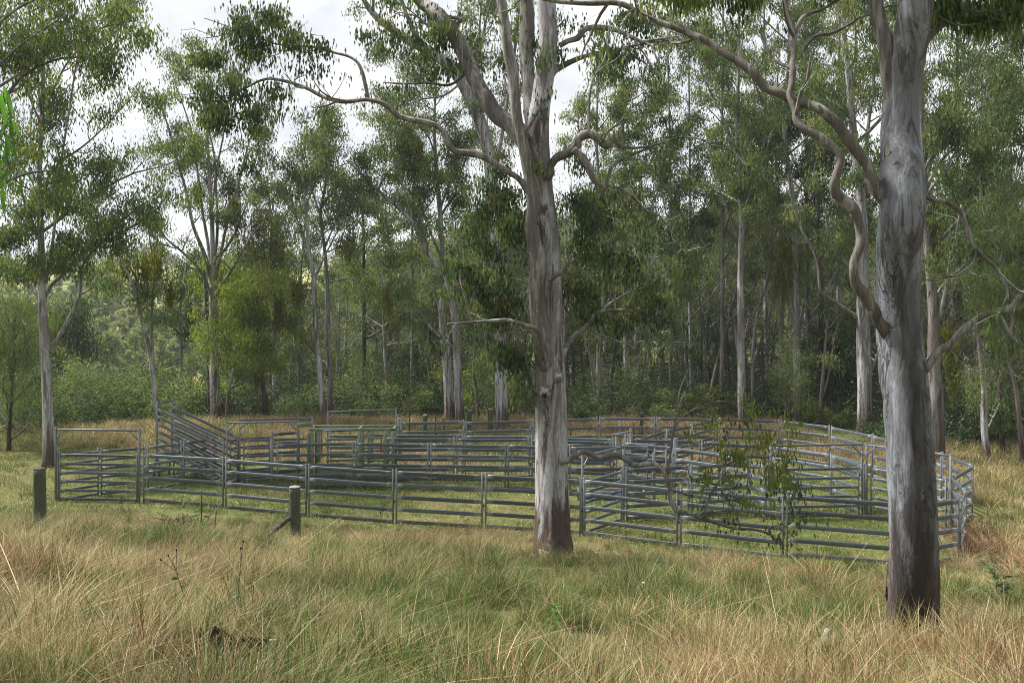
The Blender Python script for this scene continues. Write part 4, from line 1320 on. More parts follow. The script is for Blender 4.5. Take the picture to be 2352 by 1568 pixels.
tree('bright pale straight gum with yellow mistletoe hanging beside it', 54.0, [(1834, 985), (1828, 900), (1826, 770), (1824, 670), (1818, 470), (1800, 300), (1810, 100), (1800, -60)], [20, 17, 15, 14, 12, 10, 7, 3],
     limbs=[([(1818, 480), (1850, 400), (1880, 300), (1890, 200)], 6), ([(1820, 560), (1790, 500), (1760, 430)], 5)], auto=5, fork=0.5, nsub=6, sub=1.6, leaves=11000, leaf='leaf', mist=[(1805, 570, 26, 55), (1790, 640, 22, 55), (1825, 620, 22, 70)])
tree('straight black barked trunk left of the thick pale gum', 56.0, [(1879, 975), (1880, 800), (1880, 670), (1877, 537), (1874, 400), (1870, 250)], [10, 9, 9, 8, 6, 3], auto=5, fork=0.55, nsub=5, sub=1.4, leaves=6000, leaf='leaf_dark', bark='dark')
tree('slender forked stem with tan bark in front of the black trunk', 52.0, [(1885, 985), (1887, 920), (1890, 860), (1898, 770), (1908, 700), (1925, 610), (1940, 520)], [13, 11, 8, 6, 5, 4, 2], limbs=[([(1888, 920), (1900, 880), (1908, 830), (1918, 770), (1935, 720)], 7)], auto=3, fork=0.5, nsub=5, sub=1.1, leaves=3500, bark='gum_brown', lb='gum_brown')
tree('thick pale gum trunk left of the massive right trunk, behind the back rails', 49.0, [(1985, 1005), (1984, 900), (1982, 800), (1981, 737), (1978, 600), (1975, 470), (1965, 367), (1951, 267), (1941, 183), (1928, 67), (1925, -60)], [36, 33, 31, 30, 27, 22, 18, 17, 15, 11, 5],
     limbs=[([(1980, 460), (1987, 380), (1996, 290), (2006, 200), (2010, 80)], 14), ([(1975, 735), (1950, 715), (1915, 690), (1885, 667), (1878, 604), (1860, 560), (1845, 530), (1821, 470), (1810, 400)], 11), ([(1976, 650), (1958, 627), (1928, 580), (1905, 537), (1898, 497), (1888, 450), (1865, 410)], 9),
            ([(1998, 860), (2010, 830), (2020, 800)], 9), ([(1951, 267), (1920, 220), (1880, 190)], 7), ([(1987, 380), (1960, 330), (1900, 290), (1850, 250)], 6)], auto=4, fork=0.62, nsub=6, sub=1.7, leaves=14000, leaf='leaf', flare=1.1)
tree('brown barked gum standing right behind the massive right trunk', 42.0, [(2150, 1070), (2149, 950), (2147, 830), (2140, 700), (2128, 550), (2118, 400), (2115, 200), (2120, 0)], [42, 38, 32, 24, 19, 15, 10, 4],
     limbs=[([(2148, 760), (2165, 700), (2178, 640), (2192, 560), (2210, 470)], 14), ([(2126, 500), (2121, 430), (2140, 370), (2168, 283), (2200, 220), (2218, 190), (2251, 117), (2301, 50)], 13), ([(2126, 520), (2121, 450), (2150, 390), (2185, 345), (2268, 290), (2310, 240), (2360, 180)], 10), ([(2140, 690), (2180, 640), (2250, 590), (2330, 560)], 7), ([(2118, 400), (2160, 330), (2250, 250), (2352, 210)], 7)],
     auto=6, fork=0.5, nsub=7, sub=1.6, leaves=19000, leaf='leaf', bark='gum_brown', lb='limb', mist=[(2175, 790, 35, 75), (2140, 500, 25, 70), (2190, 860, 20, 40)])
tree('pale forked gum stem at the right edge of the wood', 42.5, [(2268, 1070), (2264, 980), (2262, 900), (2258, 860), (2250, 700), (2262, 560), (2260, 400), (2270, 200)], [18, 16, 13, 12, 9, 7, 6, 2], limbs=[([(2266, 990), (2285, 950), (2296, 925)], 6)], auto=6, fork=0.5, nsub=6, sub=1.5, leaves=9000, leaf='leaf')
tree('dark trunk between the pale stems at the right edge', 44.0, [(2303, 1065), (2300, 950), (2298, 850), (2290, 700), (2300, 520), (2310, 330)], [13, 12, 10, 8, 6, 2], auto=6, fork=0.5, nsub=6, sub=1.4, leaves=8000, leaf='leaf_dark', bark='dark')
tree('thin pale leaning stem at the extreme right edge', 41.5, [(2350, 1080), (2340, 960), (2328, 880), (2312, 800), (2300, 690), (2320, 560)], [12, 10, 9, 7, 5, 2], auto=5, fork=0.5, nsub=5, sub=1.2, leaves=5000, leaf='leaf_lime', bark='gum_brown')
tree('feathery she oak filling the right edge behind the low bough', 40.0, [(2420, 1085), (2410, 900), (2390, 750), (2370, 600), (2360, 480)], 16,
     limbs=[([(2405, 860), (2360, 800), (2300, 760), (2240, 740)], 6), ([(2395, 760), (2330, 680), (2260, 640), (2200, 620)], 6), ([(2375, 640), (2310, 560), (2240, 520)], 5), ([(2410, 900), (2350, 870), (2280, 850), (2230, 850)], 5)], auto=5, fork=0.35, nsub=9, sub=1.3, leaves=15000, LW=(0.2, 0.018), leaf='leaf_bush', bark='dark', sig=0.3, droop=0.55, name='she_oak', group='she oaks')
tree('young feathery she oak in front of the bright pale gum', 51.0, [(1815, 990), (1815, 930), (1816, 870), (1814, 800)], [6, 5, 3, 1], auto=7, fork=0.15, nsub=6, sub=0.8, leaves=3600, LW=(0.2, 0.02), leaf='leaf_bush', bark='dark', sig=0.26, droop=0.45, spread=0.35, name='she_oak', group='she oaks')
tree('feathery drooping she oak at the left edge below the gums', 44.0, [(20, 1060), (22, 980), (28, 880), (30, 790), (30, 720)], 11, auto=12, fork=0.15, nsub=8, sub=1.1, leaves=10500, LW=(0.22, 0.024), leaf='leaf_bush', bark='dark', sig=0.27, droop=0.72, spread=0.38, name='she_oak', group='she oaks')
tree('dense dark rounded tree seen between the left gum and the leaning twin gum', 78.0, [(160, 1000), (160, 900), (158, 820), (160, 745)], 9, auto=14, fork=0.2, nsub=7, sub=1.6, leaves=8000, leaf='leaf_dark', bark='dark', spread=0.36, sig=0.5, LW=(0.34, 0.1), name='bushy_tree', group='dense dark trees')
tree('dense black green rainforest tree left of the thick pale gum', 56.0, [(1935, 985), (1935, 900), (1932, 820), (1935, 750)], 8, auto=14, fork=0.12, nsub=7, sub=1.2, leaves=8500, leaf='leaf_dark', bark='dark', spread=0.36, sig=0.27, LW=(0.24, 0.09), name='bushy_tree', group='dense dark trees')

# more slender gums deeper in the wood
deep = [(1440, 61, 150, 'slender gum deep behind the bent bare bough of the centre gum', 'gum'), (1541, 58, 60, 'slender grey gum behind the highest back panels', 'gum_brown'), (1588, 62, -40, 'slim pale gum two trunks left of the tall trunk right of centre', 'gum'),
        (1657, 56, -60, 'grey gum immediately left of the tall trunk right of centre', 'gum_brown'), (1762, 64, -40, 'faint slim gum behind the thin right leaning gum', 'gum'), (1858, 61, -60, 'slim dark gum right of the bright mistletoe gum', 'dark'), (1925, 66, -60, 'faint gum trunk behind the black green rainforest tree', 'gum'),
        (2052, 57, -50, 'gum whose crown shows left of the massive right trunk', 'gum'), (2205, 56, -40, 'dark gum right of the brown gum behind the massive trunk', 'dark'), (2235, 62, -20, 'slim gum just left of the pale forked stem', 'gum_brown'), (2330, 53, 0, 'shaded gum behind the extreme right stems', 'gum_brown'),
        (1118, 66, 250, 'faint thin gum left of the stout single gum', 'gum_brown'), (945, 63, 300, 'brownish gum behind the back gate frame right post', 'gum_brown'), (836, 61, 420, 'thin dark gum behind the back gate frame', 'dark'), (633, 60, 430, 'pale thin pole like gum right of the crooked dark tree', 'gum'), (690, 67, 480, 'faint gum left of the reddish based gum', 'gum_brown'),
        (570, 68, 560, 'small faint gum behind the crooked dark tree', 'gum_brown'), (410, 66, 600, 'small gum behind the rails of the loading ramp', 'gum_brown'), (900, 72, 470, 'faint distant gum left of the back gate post', 'gum')]
for i, (x, Y, ty, lb_, bk) in enumerate(deep):
    r_ = random.Random(i * 3 + 1)
    by = HY + F * HC / Y
    ln = r_.uniform(-18, 18)
    right = x > 1300
    tree(lb_, Y, [(x, by), (x + ln * 0.3, by * 0.7 + ty * 0.3), (x + ln * 0.2, by * 0.4 + ty * 0.6), (x + ln, ty)], r_.uniform(8, 14), auto=9 if right else 7, fork=0.22 if right else 0.32, nsub=5, sub=1.8 if right else 1.3,
         leaves=11000 if right else 6000, leaf=r_.choice(['leaf', 'leaf_grey', 'leaf', 'leaf_dark']), bark=bk, lb='twig', LW=(0.23, 0.06), spread=0.26, seed=100 + i, name='slender_gum', twigs=2, group='slender gums deep in the wood')


# ------------------------------------------------------------------ shrubs along the wood edge
def shrub(label, x, Y, h, w, leaf, n, seed, LW=(0.17, 0.05), droop=0.3, sig=0.26):
    rng = np.random.default_rng(seed)
    X = (x - CX) / F * Y
    base = np.array([X, Y, gz(X, Y) - 0.05])
    root = thing('shrub', label, 'shrub', base, 0, 'shrubs along the wood edge')
    tips = []
    mb = MB()
    for i in range(9):
        az = i * 2.4 + rng.uniform(-0.4, 0.4)
        el = rng.uniform(0.6, 1.35)
        d = np.array([math.cos(az) * math.cos(el), math.sin(az) * math.cos(el), math.sin(el)])
        L = h * rng.uniform(0.65, 1.0) / max(math.sin(el), 0.75)
        p = wander([w * 0.12 * math.cos(az), w * 0.12 * math.sin(az), 0], d * np.array([w / h * 1.1, w / h * 1.1, 1]), L, 6, rng, 0.05, 0.16)
        r_ = np.linspace(0.035, 0.01, 7)
        mb.tube(p, r_, 5, cap=False)
        sprout(p, r_, rng, mb, 7, h * 0.32, tips, 0.12, 0.04, 1)
    link('stems', mb.mesh('stems', M['twig']), root)
    C, tint = scatter(tips, n, rng, sig * h / 3, (0, 0, 0))
    C[:, 2] = np.maximum(C[:, 2], 0.1)
    tag(link('crown', leaf_mesh('crown', C, LW[0], LW[1], leaf, rng, droop, tint), root), None, None, None, 'stuff')


sh = [(205, 54, 4.6, 5.0, 'leaf_bush', 7500, 'grey green rounded shrub right of the left gum trunk'), (300, 57, 4.9, 4.6, 'leaf_grey', 7500, 'bluish green shrub left of the leaning twin gum'),
      (395, 58, 4.7, 4.4, 'leaf_bush', 7000, 'green shrub right behind the top of the loading ramp'), (140, 60, 5.2, 5.0, 'leaf_bush', 6500, 'tall olive shrub directly behind the left gum trunk'), (440, 55, 3.4, 3.2, 'leaf_lime', 4500, 'yellow green shrub behind the middle of the ramp rails'),
      (250, 50.5, 2.6, 3.4, 'leaf_dark', 4200, 'low dark shrub above the grassy bank'), (70, 50, 2.8, 3.2, 'leaf_dark', 4500, 'dark low shrub left of the left gum trunk base'), (345, 51, 2.3, 2.6, 'leaf_bush', 3200, 'low green shrub behind the ramp top post'),
      (555, 56, 3.2, 3.0, 'leaf_shaded', 4500, 'dark shrub right of the many stemmed gum base'), (665, 56, 3.0, 3.4, 'leaf_shaded', 4500, 'dark shrub between crooked tree and reddish based gum'), (800, 57, 3.8, 3.8, 'leaf_bush', 5500, 'olive shrub behind the left part of the back gate frame'),
      (875, 56, 3.0, 3.0, 'leaf_bush', 4500, 'yellowish shrub behind the right part of the back gate frame'), (955, 58, 4.2, 3.6, 'leaf_dark', 5500, 'dark leafy shrub left of the twin pale gums'), (1105, 57, 3.0, 2.6, 'leaf_lime', 4000, 'bright yellow green shrub between twin gums and single gum'),
      (1195, 56, 3.8, 2.6, 'leaf_shaded', 4500, 'black green shrub left of the centre gum'), (1325, 54, 2.8, 2.6, 'leaf_dark', 4000, 'soft green shrub just right of the centre gum'), (1430, 56, 3.4, 3.4, 'leaf_dark', 4500, 'brownish green shrub right of the slim brownish trunk'),
      (1520, 55, 2.6, 3.0, 'leaf_bush', 4200, 'twiggy olive shrub behind the highest back panels'), (1615, 56, 2.8, 3.0, 'leaf_lime', 3800, 'light green shrub left of the tall trunk right of centre'), (1760, 57, 3.0, 2.8, 'leaf_dark', 4200, 'dark shrub left of the bright mistletoe gum'),
      (1850, 54, 2.0, 2.2, 'leaf_lime', 3200, 'low yellow green shrub at the foot of the black trunk'), (1925, 52, 1.8, 2.8, 'leaf_lime', 3800, 'low bright green shrub left of the thick pale gum base'), (2040, 54, 3.4, 3.2, 'leaf_shaded', 4800, 'dark shrub right of the thick pale gum'),
      (2195, 47, 3.2, 3.2, 'leaf_shaded', 5200, 'dark shrub right of the massive trunk at fence height'), (2245, 50, 4.2, 3.6, 'leaf_bush', 5500, 'leafy shrub behind the pale forked stem'), (2335, 48, 3.6, 3.2, 'leaf_shaded', 5000, 'shaded shrub at the right edge of the wood')]
for i, (x, Y, h, w_, lf, n_, lb_) in enumerate(sh):
    shrub(lb_, x, Y, h * (0.74 if x < 450 else [0.6, 1.05, 0.8][i % 3]), w_, lf, n_, 300 + i)


# ------------------------------------------------------------------ the wood beyond, one mass each side of the valley
def geo_instances(name, pts, rot, scl, idx, meshes, label, mat_slots=()):
    """one object that sets small meshes on many points"""
    me = bpy.data.meshes.new(name)
    me.vertices.add(len(pts))
    me.vertices.foreach_set('co', np.asarray(pts, np.float32).ravel())
    a = me.attributes.new('rot', 'FLOAT_VECTOR', 'POINT'); a.data.foreach_set('vector', np.asarray(rot, np.float32).ravel())
    a = me.attributes.new('scl', 'FLOAT', 'POINT'); a.data.foreach_set('value', np.asarray(scl, np.float32))
    a = me.attributes.new('idx', 'INT', 'POINT'); a.data.foreach_set('value', np.asarray(idx, np.int32))
    o = link(name, me)
    tag(o, label, None, None, 'stuff')
    col = bpy.data.collections.new(name + '_kinds')
    for i, m_ in enumerate(meshes):
        col.objects.link(bpy.data.objects.new('%s_kind_%02d' % (name, i), m_))
    ng = bpy.data.node_groups.new(name, 'GeometryNodeTree')
    ng.interface.new_socket('Geometry', in_out='INPUT', socket_type='NodeSocketGeometry')
    ng.interface.new_socket('Geometry', in_out='OUTPUT', socket_type='NodeSocketGeometry')
    gi = ng.nodes.new('NodeGroupInput')
    go = ng.nodes.new('NodeGroupOutput')
    ci = ng.nodes.new('GeometryNodeCollectionInfo')
    ci.inputs['Collection'].default_value = col
    ci.inputs['Separate Children'].default_value = True
    ci.inputs['Reset Children'].default_value = True
    ip = ng.nodes.new('GeometryNodeInstanceOnPoints')
    ip.inputs['Pick Instance'].default_value = True

    def na(nm, ty):
        n_ = ng.nodes.new('GeometryNodeInputNamedAttribute')
        n_.data_type = ty
        n_.inputs['Name'].default_value = nm
        return n_.outputs['Attribute']
    ng.links.new(gi.outputs[0], ip.inputs['Points'])
    ng.links.new(ci.outputs[0], ip.inputs['Instance'])
    ng.links.new(na('idx', 'INT'), ip.inputs['Instance Index'])
    ng.links.new(na('rot', 'FLOAT_VECTOR'), ip.inputs['Rotation'])
    ng.links.new(na('scl', 'FLOAT'), ip.inputs['Scale'])
    ng.links.new(ip.outputs[0], go.inputs[0])
    md = o.modifiers.new('scatter', 'NODES')
    md.node_group = ng
    return o


def wood_kind(seed, h, n, leaf, bark, low=0.35, LW=(0.34, 0.09), droop=0.6):
    rng = np.random.default_rng(seed)
    mb = MB()
    p = wander([0, 0, -0.3], [0, 0, 1], h * 0.95, 8, rng, 0.1, 0.06)
    r_ = np.linspace(h * 0.013, 0.02, 9)
    mb.tube(p, r_, 7, cap=False)
    tips = []
    for i in range(11):
        u = low + (0.95 - low) * (i + rng.uniform(0, 0.9)) / 11
        j = min(int(u * 8), 7)
        az = i * 2.4
        el = rng.uniform(0.5, 1.0)
        d = np.array([math.cos(az) * math.cos(el), math.sin(az) * math.cos(el), math.sin(el)])
        lp = wander(p[j], d, h * 0.25 * (1.3 - u * 0.6), 5, rng, 0.08, 0.18)
        lr = np.linspace(r_[j] * 0.45, 0.012, 6)
        mb.tube(lp, lr, 5, cap=False)
        sprout(lp, lr, rng, mb, 4, h * 0.075, tips, 0.3, 0.08, 1)
    C, tint = scatter(tips, n, rng, h * 0.028, (0, 0, 0))
    lm = leaf_mesh('kind', C, LW[0], LW[1], leaf, rng, droop, tint)
    V = np.vstack(mb.V); Q = np.vstack(mb.Q)
    nv = np.empty(len(lm.vertices) * 3, np.float32); lm.vertices.foreach_get('co', nv); nv = nv.reshape(-1, 3)
    allV = np.vstack([V, nv])
    allQ = np.vstack([Q, np.arange(len(nv)).reshape(-1, 4) + len(V)])
    me = mesh_np('wood_tree', allV, allQ, None, {'tint': np.concatenate([np.zeros(len(V)), np.repeat(tint, 4)])}, M[bark], False)
    me.materials.append(M[leaf])
    mi = np.zeros(len(allQ), np.int32); mi[len(Q):] = 1
    me.polygons.foreach_set('material_index', mi)
    return me


rg = np.random.default_rng(21)
kinds = [wood_kind(1, 20, 7000, 'leaf', 'gum'), wood_kind(2, 18, 7000, 'leaf_grey', 'gum_brown', 0.25), wood_kind(3, 22, 8000, 'leaf', 'gum', 0.3), wood_kind(4, 12, 6000, 'leaf_dark', 'dark', 0.1, (0.3, 0.1)), wood_kind(5, 15, 6500, 'leaf_bush', 'gum_brown', 0.15)]
kinds += [wood_kind(6, 12, 420, 'leaf', 'gum_brown', 0.45, (0.22, 0.06)), wood_kind(7, 9, 500, 'leaf_dark', 'dark', 0.35, (0.22, 0.06)), wood_kind(8, 14, 400, 'leaf_grey', 'gum', 0.5, (0.22, 0.06))]
pts, rot, scl, idx = [], [], [], []
for _ in range(150):      # thin poles and saplings between the bigger trunks
    tt = rg.uniform(-0.25, 0.62)
    Y = (56 if tt < 0.36 else 47) + rg.gamma(1.5, 6)
    X = tt * Y
    pts.append((X, Y, gz(X, Y))); rot.append((rg.normal() * 0.09, rg.normal() * 0.09, rg.uniform(0, 6.28))); scl.append(rg.uniform(0.45, 1.15) * (0.7 if tt < -0.05 else 1)); idx.append(rg.choice([5, 6, 6, 7]))
for _ in range(280):
    Y = rg.uniform(64, 170)
    tt = rg.uniform(-0.02, 0.66)
    X = tt * Y
    pts.append((X, Y, gz(X, Y))); rot.append((0, 0, rg.uniform(0, 6.28))); scl.append(rg.uniform(0.35, 0.78)); idx.append(rg.choice([0, 1, 2, 0, 3, 3, 4]))
for _ in range(70):      # lower wood left of the middle
    Y = rg.uniform(66, 115)
    tt = rg.uniform(-0.27, 0.0)
    X = tt * Y
    pts.append((X, Y, gz(X, Y))); rot.append((0, 0, rg.uniform(0, 6.28))); scl.append(rg.uniform(0.45, 0.72)); idx.append(rg.choice([1, 2, 3, 4, 4]))
for _ in range(70):      # more wood behind the camera, unseen, added to darken rails and near trunks
    X = rg.uniform(-45, 45)
    Y = rg.uniform(-38, -7)
    if abs(X) < 5 and Y > -12:
        continue
    pts.append((X, Y, gz(X, Y))); rot.append((0, 0, rg.uniform(0, 6.28))); scl.append(rg.uniform(0.6, 0.95)); idx.append(rg.choice([0, 1, 2, 3, 4]))
geo_instances('woodland', pts, rot, scl, idx, kinds, 'dense gum wood on the rising ground behind the yard')

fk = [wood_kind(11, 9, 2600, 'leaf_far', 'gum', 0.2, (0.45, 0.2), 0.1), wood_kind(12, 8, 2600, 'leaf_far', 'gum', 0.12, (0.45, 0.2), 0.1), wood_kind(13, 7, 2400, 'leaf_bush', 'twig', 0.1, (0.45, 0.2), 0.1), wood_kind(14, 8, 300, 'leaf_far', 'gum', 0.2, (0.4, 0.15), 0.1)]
pts, rot, scl, idx = [], [], [], []
for _ in range(760):
    Y = 130 * (440 / 130) ** rg.uniform(0, 1)
    tt = rg.uniform(-0.68, -0.03)
    X = tt * Y
    if 290 < Y < 420 and -0.40 < tt < -0.10 and rg.uniform() < 0.8:
        continue
    pts.append((X, Y, gz(X, Y) - 0.2)); rot.append((0, 0, rg.uniform(0, 6.28))); scl.append(rg.uniform(0.65, 1.2)); idx.append(rg.choice([0, 0, 1, 1, 2, 3]))
for _ in range(500):
    Y = rg.uniform(450, 1500)
    X = rg.uniform(-0.75, 0.3) * Y
    pts.append((X, Y, gz(X, Y) - 0.2)); rot.append((0, 0, rg.uniform(0, 6.28))); scl.append(rg.uniform(1.0, 1.7)); idx.append(rg.choice([0, 1, 1]))
for _ in range(260):
    Y = rg.uniform(150, 330)
    X = rg.uniform(-0.08, 0.66) * Y
    pts.append((X, Y, gz(X, Y) - 0.2)); rot.append((0, 0, rg.uniform(0, 6.28))); scl.append(rg.uniform(0.8, 1.3)); idx.append(rg.choice([0, 1, 2]))
geo_instances('far_woodland', pts, rot, scl, idx, fk, 'sunlit scattered trees across the far valley side')

# thin air between here and the far hills
b = MB()
b.box((-1750, -80, -30), (1750, 2600, 130), 0.5)
t = NT('haze_air')
vp = t.n('ShaderNodeVolumePrincipled')
vp.inputs['Color'].default_value = (0.86, 0.92, 1.0, 1)
vp.inputs['Density'].default_value = 0.00032
t.l(vp.outputs[0], t.out.inputs['Volume'])
hz = link('haze', b.mesh('haze', t.m, False))
tag(hz, 'thin pale haze over the valley', kind='stuff')

# understorey between the trunks
def bush_kind(seed, leaf, n, h=1.2, LW=(0.10, 0.042)):
    rng = np.random.default_rng(seed)
    cen = rng.normal(size=(14, 3)) * np.array([0.5, 0.5, 0.35]) * h + np.array([0, 0, 0.5 * h])
    C = cen[rng.integers(0, 14, n)] + rng.normal(size=(n, 3)) * np.array([0.2, 0.2, 0.17]) * h
    C[:, 2] = np.abs(C[:, 2])
    tint = np.clip(0.5 + 0.3 * np.sin(C[:, 0] * 5) * np.cos(C[:, 1] * 5) + rng.normal(size=n) * 0.15, 0, 0.98)
    return leaf_mesh('bush', C, LW[0], LW[1], leaf, rng, 0.25, tint)


bk = [bush_kind(1, 'leaf_shaded', 900), bush_kind(2, 'leaf_bush', 900), bush_kind(3, 'leaf_lime', 600), bush_kind(4, 'leaf_shaded', 1100, 1.8)]
pts, rot, scl, idx = [], [], [], []
for _ in range(520):
    tt = rg.uniform(-0.6, 0.66)
    y0 = 56.5 if tt < 0.2 else (54 if tt < 0.36 else 45.5)
    if tt < -0.3:
        y0 = 52
    Y = y0 + rg.gamma(1.6, 5 if tt > -0.3 else 3)
    X = tt * Y
    pts.append((X, Y, gz(X, Y) - 0.1)); rot.append((0, 0, rg.uniform(0, 6.28))); scl.append(rg.uniform(0.35, 1.0) ** 1.3 * 1.9); idx.append(rg.choice([0, 0, 1, 1, 2, 3]) if tt < -0.25 else rg.choice([0, 0, 3, 3, 3, 0, 1]))  # mostly the darkened leaf kinds outside the left: wood shade by colour
geo_instances('undergrowth', pts, rot, scl, idx, bk, 'shaded leafy undergrowth between the trunks of the wood')

# ------------------------------------------------------------------ grass
def tuft(seed, n, hgt, w, spreadr, lean, mixw, segs=3):
    """blades growing from one foot; mixw: list of (tint, jitter, weight)"""
    rng = np.random.default_rng(seed)
    ws = np.array([m_[2] for m_ in mixw], float)
    k = rng.choice(len(mixw), n, p=ws / ws.sum())
    tint = np.clip(np.array([mixw[i][0] for i in k]) + rng.normal(size=n) * np.array([mixw[i][1] for i in k]), 0, 1)
    r_ = spreadr * np.sqrt(rng.uniform(0, 1, n))
    az = rng.uniform(0, 6.283, n)
    root = np.stack([r_ * np.cos(az), r_ * np.sin(az), np.full(n, -0.03)], -1)
    H = hgt * rng.uniform(0.45, 1.15, n)
    la = az + rng.normal(size=n) * 0.9
    ln = np.abs(rng.normal(size=n)) * lean + 0.08
    bend = rng.uniform(0.2, 1.3, n) * ln
    W = w * rng.uniform(0.6, 1.3, n)
    ph = la + math.pi / 2 + rng.normal(size=n) * 0.6
    V = []
    for s in range(segs + 1):
        u = s / segs
        off = H * (ln * u * 0.6 + bend * u * u)
        z = H * (u - 0.32 * np.minimum(ln + bend, 1.6) * u * u)
        c = root + np.stack([np.cos(la) * off, np.sin(la) * off, z], -1)
        wd_ = (W * (1 - 0.75 * u) / 2)[:, None] * np.stack([np.cos(ph), np.sin(ph), np.zeros(n)], -1)
        if s < segs:
            V += [c - wd_, c + wd_]
        else:
            V += [c]
    m_ = 2 * segs + 1
    V = np.stack(V, 1)
    b0 = (np.arange(n) * m_)[:, None]
    Q = np.concatenate([b0 + np.array([[2 * s, 2 * s + 1, 2 * s + 3, 2 * s + 2]]) for s in range(segs - 1)])
    T = b0 + np.array([[2 * segs - 2, 2 * segs - 1, 2 * segs]])
    return mesh_np('tuft', V.reshape(-1, 3), Q, T, {'tint': np.repeat(tint, m_)}, M['blade'], True)


STRAW = [(0.64, 0.07, 4), (0.8, 0.05, 2.4), (0.47, 0.06, 1.6), (0.2, 0.1, 0.9), (0.92, 0.04, 0.8)]
PALE = [(0.82, 0.03, 5), (0.68, 0.06, 2.4), (0.3, 0.1, 1.2)]
RUST = [(0.94, 0.04, 5), (0.72, 0.07, 2), (0.3, 0.1, 1.2), (0.82, 0.03, 0.7)]
GREEN = [(0.10, 0.08, 6), (0.28, 0.07, 2.4), (0.66, 0.08, 0.6)]
OLIVE = [(0.26, 0.07, 5), (0.46, 0.06, 2), (0.1, 0.07, 2.5), (0.78, 0.05, 0.9)]
near_k = [tuft(1, 64, 0.52, 0.0075, 0.15, 0.46, STRAW, 4), tuft(2, 60, 0.60, 0.0070, 0.12, 0.42, PALE, 4), tuft(3, 70, 0.54, 0.0072, 0.13, 0.50, RUST, 4), tuft(4, 76, 0.50, 0.0085, 0.12, 0.40, GREEN, 4),
          tuft(5, 70, 0.52, 0.0078, 0.15, 0.50, OLIVE, 4), tuft(6, 60, 0.42, 0.0068, 0.20, 0.80, STRAW, 4), tuft(7, 40, 0.62, 0.0060, 0.09, 0.36, PALE, 4), tuft(8, 54, 0.36, 0.0085, 0.17, 0.75, OLIVE, 4),
          tuft(9, 190, 0.60, 0.0080, 0.17, 0.62, RUST, 4), tuft(10, 190, 0.62, 0.0085, 0.16, 0.60, [(0.05, 0.05, 5), (0.3, 0.08, 2), (0.8, 0.04, 0.8)], 4), tuft(11, 200, 0.58, 0.0080, 0.19, 0.70, PALE, 4), tuft(12, 170, 0.50, 0.0085, 0.18, 0.62, OLIVE, 4), tuft(13, 190, 0.62, 0.0078, 0.15, 0.55, STRAW, 4)]


def vnoise(x, y, s, seed):
    r_ = np.random.default_rng(seed)
    v = 0
    for k in range(5):
        a_ = r_.uniform(0, 6.28)
        f_ = s * r_.uniform(0.6, 1.7)
        v = v + np.sin((x * math.cos(a_) + y * math.sin(a_)) * f_ + r_.uniform(0, 6.28))
    return v / 5


def lay(name, N, region, kinds_, choose, label, sc_rng=(0.7, 1.25), seed=0, tilt=0.12, sfun=None):
    r_ = np.random.default_rng(seed)
    X, Y = region(r_, N)
    Z = ground(X, Y)
    n = len(X)
    rot_ = np.stack([r_.normal(size=n) * tilt, r_.normal(size=n) * tilt, r_.uniform(0, 6.283, n)], -1)
    s_ = r_.uniform(sc_rng[0], sc_rng[1], n)
    if sfun is not None:
        s_ = s_ * sfun(X, Y)
    return geo_instances(name, np.stack([X, Y, Z], -1), rot_, s_, choose(X, Y, r_), kinds_, label)


fx = np.array([p_[0] for p_ in [(-30, 35)] + [F0] + front + [(40, 22)]])
fy = np.array([p_[1] for p_ in [(-30, 35)] + [F0] + front + [(40, 22)]])


def front_y(X):
    return np.interp(X, fx, fy)


def at_ground(x, y):
    """where the line of sight through (x, y) meets the ground"""
    Y = 6.0
    while Y < 60:
        p = P(x, y, Y)
        if p[2] <= gz(p[0], p[1]):
            break
        Y += 0.02
    return np.array([p[0], p[1], gz(p[0], p[1])])


SHEET = at_ground(532, 1552)
BOARD = at_ground(440, 1566)


def bare(X, Y):
    return (np.abs(X - 13.0 - 0.16 * (Y - 27) + 0.3 * vnoise(X, Y, 1.5, 19)) < 0.75) & (Y > 23.2) & (Y < 30.5)


def region_slope(r_, N):
    # even cover over the slope between the camera and the front rails, thicker close by
    Y = 5.0 + 25.0 * r_.uniform(0, 1, N * 3) ** 1.35
    X = r_.uniform(-0.62, 0.62, N * 3) * (Y + 1.5)
    lim = front_y(X) - 0.35 + 0.5 * vnoise(X, Y, 1.1, 3)
    ok = Y < lim
    # mown strip left of the left post and a worn strip by the right corner
    ok &= ~((X < -12.6 + 0.6 * vnoise(X, Y, 0.8, 5)) & (Y > 22.5))
    ok &= ~((X > 6.4) & (Y > 20.2 + 0.7 * vnoise(X, Y, 1.2, 9)) & (r_.uniform(size=len(X)) < 0.80))
    ok &= vnoise(X, Y, 3.0, 14) + r_.uniform(-0.4, 0.4, len(X)) > -0.12
    ok &= ~((np.abs(X - SHEET[0]) < 0.42) & (Y > SHEET[1] - 0.75) & (Y < SHEET[1] + 0.12))
    ok &= ~((np.abs(X - BOARD[0]) < 0.40) & (Y > BOARD[1] - 0.5) & (Y < BOARD[1] + 0.1))
    ok &= ~bare(X, Y)
    ok &= ~((np.abs(X - 4.75) < 0.42) & (Y > 11.0) & (Y < 12.2) & (r_.uniform(size=len(X)) < 0.85))
    ok &= ~((np.abs(X - 0.86) < 0.5) & (Y > 20.6) & (Y < 22.2) & (r_.uniform(size=len(X)) < 0.9))
    return X[ok][:N], Y[ok][:N]


